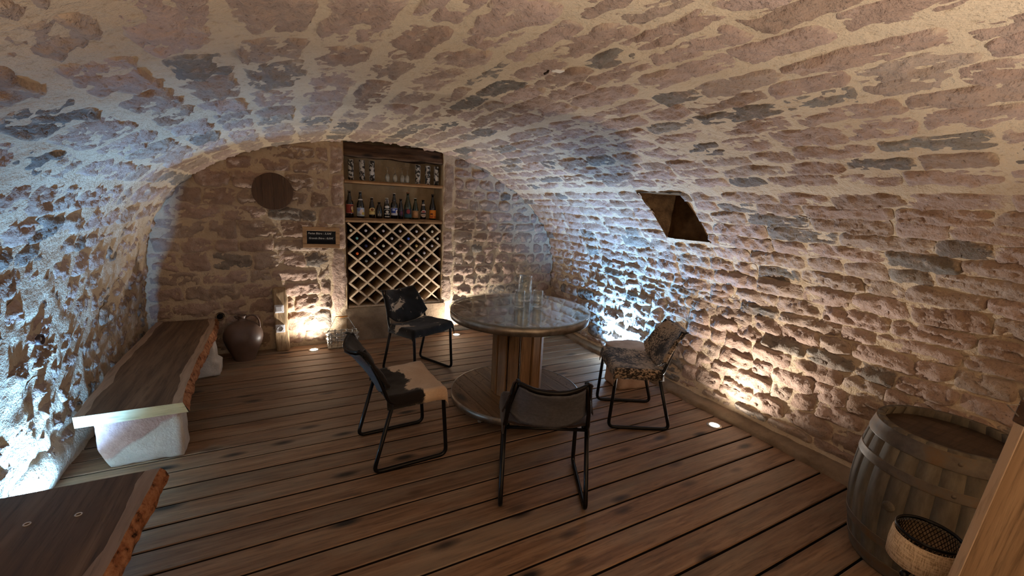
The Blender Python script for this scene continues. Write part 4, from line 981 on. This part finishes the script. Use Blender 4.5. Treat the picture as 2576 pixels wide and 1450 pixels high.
# ------------------------------------------------------------------ barrel, lamp and plank panel at the right
def build_right_things():
    BH, RH, RB = .66, .236, .285
    t = thing('oak_barrel', 'weathered oak barrel with rusty hoops and a bung standing by the right wall', 'barrel', (2.47, .585, 0))
    rad = lambda z: RB - (RB-RH)*((z-BH/2)/(BH/2))**2
    ns = 24
    for k in range(ns):
        a0 = 2*PI*k/ns+.0005; a1 = 2*PI*(k+1)/ns-.0005; v = []; zs = np.linspace(0, BH, 15)
        for z in zs:
            for a, dr in ((a0, 0), ((a0+a1)/2, .0006), (a1, 0), (a1, -.024), (a0, -.024)): v.append(((rad(z)+dr)*math.cos(a), (rad(z)+dr)*math.sin(a), z))
        f = [(i*5+q, i*5+(q+1) % 5, (i+1)*5+(q+1) % 5, (i+1)*5+q) for i in range(14) for q in range(5)]+[(4, 3, 2, 1, 0), tuple(70+q for q in range(5))]
        obj('stave', v, f, M['barrel'], t, True)
    for z0, z1 in ((.588, .652), (.475, .515), (.145, .185), (.008, .072)):
        g = .0026; pr = [(rad(z0)-.002, z0), (rad(z0)+g-.0003, z0), (rad(z0)+g, z0+.0006), (rad(z0)+g, z0+.003), (rad((z0+z1)/2)+g, (z0+z1)/2), (rad(z1)+g, z1-.003), (rad(z1)+g, z1-.0006), (rad(z1)+g-.0003, z1), (rad(z1)-.002, z1)]
        v, f = lathe(pr, 72); obj('hoop', v, f, M['hoop'], t, True)
        a = math.radians(205); nl = obj('rivet', *lathe([(.008, 0), (.006, .003), (0, .004)], 10), M['hoop'], t, True)
        zz = (z0+z1)/2; nl.location = ((rad(zz)+.003)*math.cos(a), (rad(zz)+.003)*math.sin(a), zz); nl.rotation_euler = (0, PI/2, a)
    xs = [-.225, -.15, -.075, 0, .075, .15, .225]
    for a, b in zip(xs, xs[1:]):
        v, f = strip_disc(.222, a+.0008, b-.0008, .607, .622); obj('head_board', v, f, M['barrel_top'], t)
    a = math.radians(170); bz = .345; v, f = lathe([(0, .010), (.016, .009), (.022, .004), (.023, -.01)], 18); o = obj('bung', v, f, M['barrel'], t, True)
    o.location = (rad(bz)*math.cos(a), rad(bz)*math.sin(a), bz); o.rotation_euler = (0, PI/2, a)
    # burlap lamp with a wire mesh cylinder
    t = thing('burlap_lamp', 'burlap drum lamp with a black wire mesh cylinder in front of the barrel', 'lamp', (1.865, .425, 0))
    zt, R = .50, .083
    v, f = lathe([(R-.001, zt-.008), (R+.004, zt-.008), (R+.005, zt), (R+.002, zt+.004), (R-.002, zt)], 48); obj('rim_ring', v, f, M['black_metal'], t, True)
    mb = MB(); nc, nr, H = 44, 9, .10
    def P(i, j): a = 2*PI*(i+.5*(j % 2))/nc; return ((R-.003)*math.cos(a), (R-.003)*math.sin(a), zt-.006-H*j/nr)
    for j in range(nr):
        for i in range(nc):
            for d in ((0, 1) if j % 2 else (-1, 0)):
                v, f = tube([P(i, j), P(i+d+(0 if j % 2 else 0), j+1)], .0011, 3, cap=False); mb.add(v, f)
    for i in range(-9, 10):
        for ax in (0, 1):
            L = math.sqrt(max(0, (R-.004)**2-(i*.0085)**2)); c = i*.0085
            v, f = tube([(-L, c, zt-.10), (L, c, zt-.10)] if ax else [(c, -L, zt-.10), (c, L, zt-.10)], .0011, 3, cap=False); mb.add(v, f)
    o = mb.build('wire_mesh', M['black_metal'], t); o['kind'] = 'stuff'
    v, f = lathe([(R+.002, zt-.018), (R+.008, zt-.022), (R+.012, zt-.07), (R+.011, zt-.115), (R-.01, zt-.122)], 48); obj('burlap_band', v, f, M['burlap'], t, True)
    v, f = lathe([(0, .006), (.08, .006), (.085, 0)], 32); obj('foot', v, f, M['black_metal'], t, True)
    v, f = tube([(0, 0, 0), (0, 0, zt-.10)], .012, 12); obj('stem', v, f, M['black_metal'], t, True)
    v, f = tube([(0, 0, zt-.13), (-R-.004, .01, zt-.135)], .007, 8); obj('arm', v, f, M['black_metal'], t, True)
    v, f = lathe([(0, -.014), (.010, -.010), (.014, 0), (.010, .010), (0, .014)], 14, -R-.008, .01, zt-.135); obj('knob', v, f, M['black_metal'], t, True)
    # plank panel
    hd = math.radians(-22); t = thing('plank_panel', 'upright panel of old planks with a pale sawn edge at the right border', 'panel', (1.664, .345, .002), hd); t.rotation_euler = (math.radians(4.6), 0, hd)
    for k in range(3):
        v, f = box(.050+.1015*k, .0, .515, .100, .020, 1.03, .0015); c = .05+.1015*k; obj('plank', [(x-c, y, z-.515) for x, y, z in v], f, M['plank'], t, loc=(c, 0, .515))
    v, f = box(-.0015, .001, .515, .004, .0215, 1.03, .0008); obj('pale_edge', [(x, y, z-.515) for x, y, z in v], f, M['plank_edge'], t, loc=(0, 0, .515))
    v, f = box(.15, .003, 1.062, .31, .03, .062, .003); obj('top_rail', v, f, M['dark_cap'], t)
    p = [(.012, -.0, 1.035), (-.03, .02, 1.075), (.02, .01, 1.085)]; v, f = tube(p, .002, 6); obj('wire_hook', v, f, M['zinc'], t)

build_vault(); build_back(); build_floor(); build_spots()
build_benches(); build_table(); build_chairs(); build_mugs(); build_rack(); build_shelves(); build_back_things(); build_right_things()
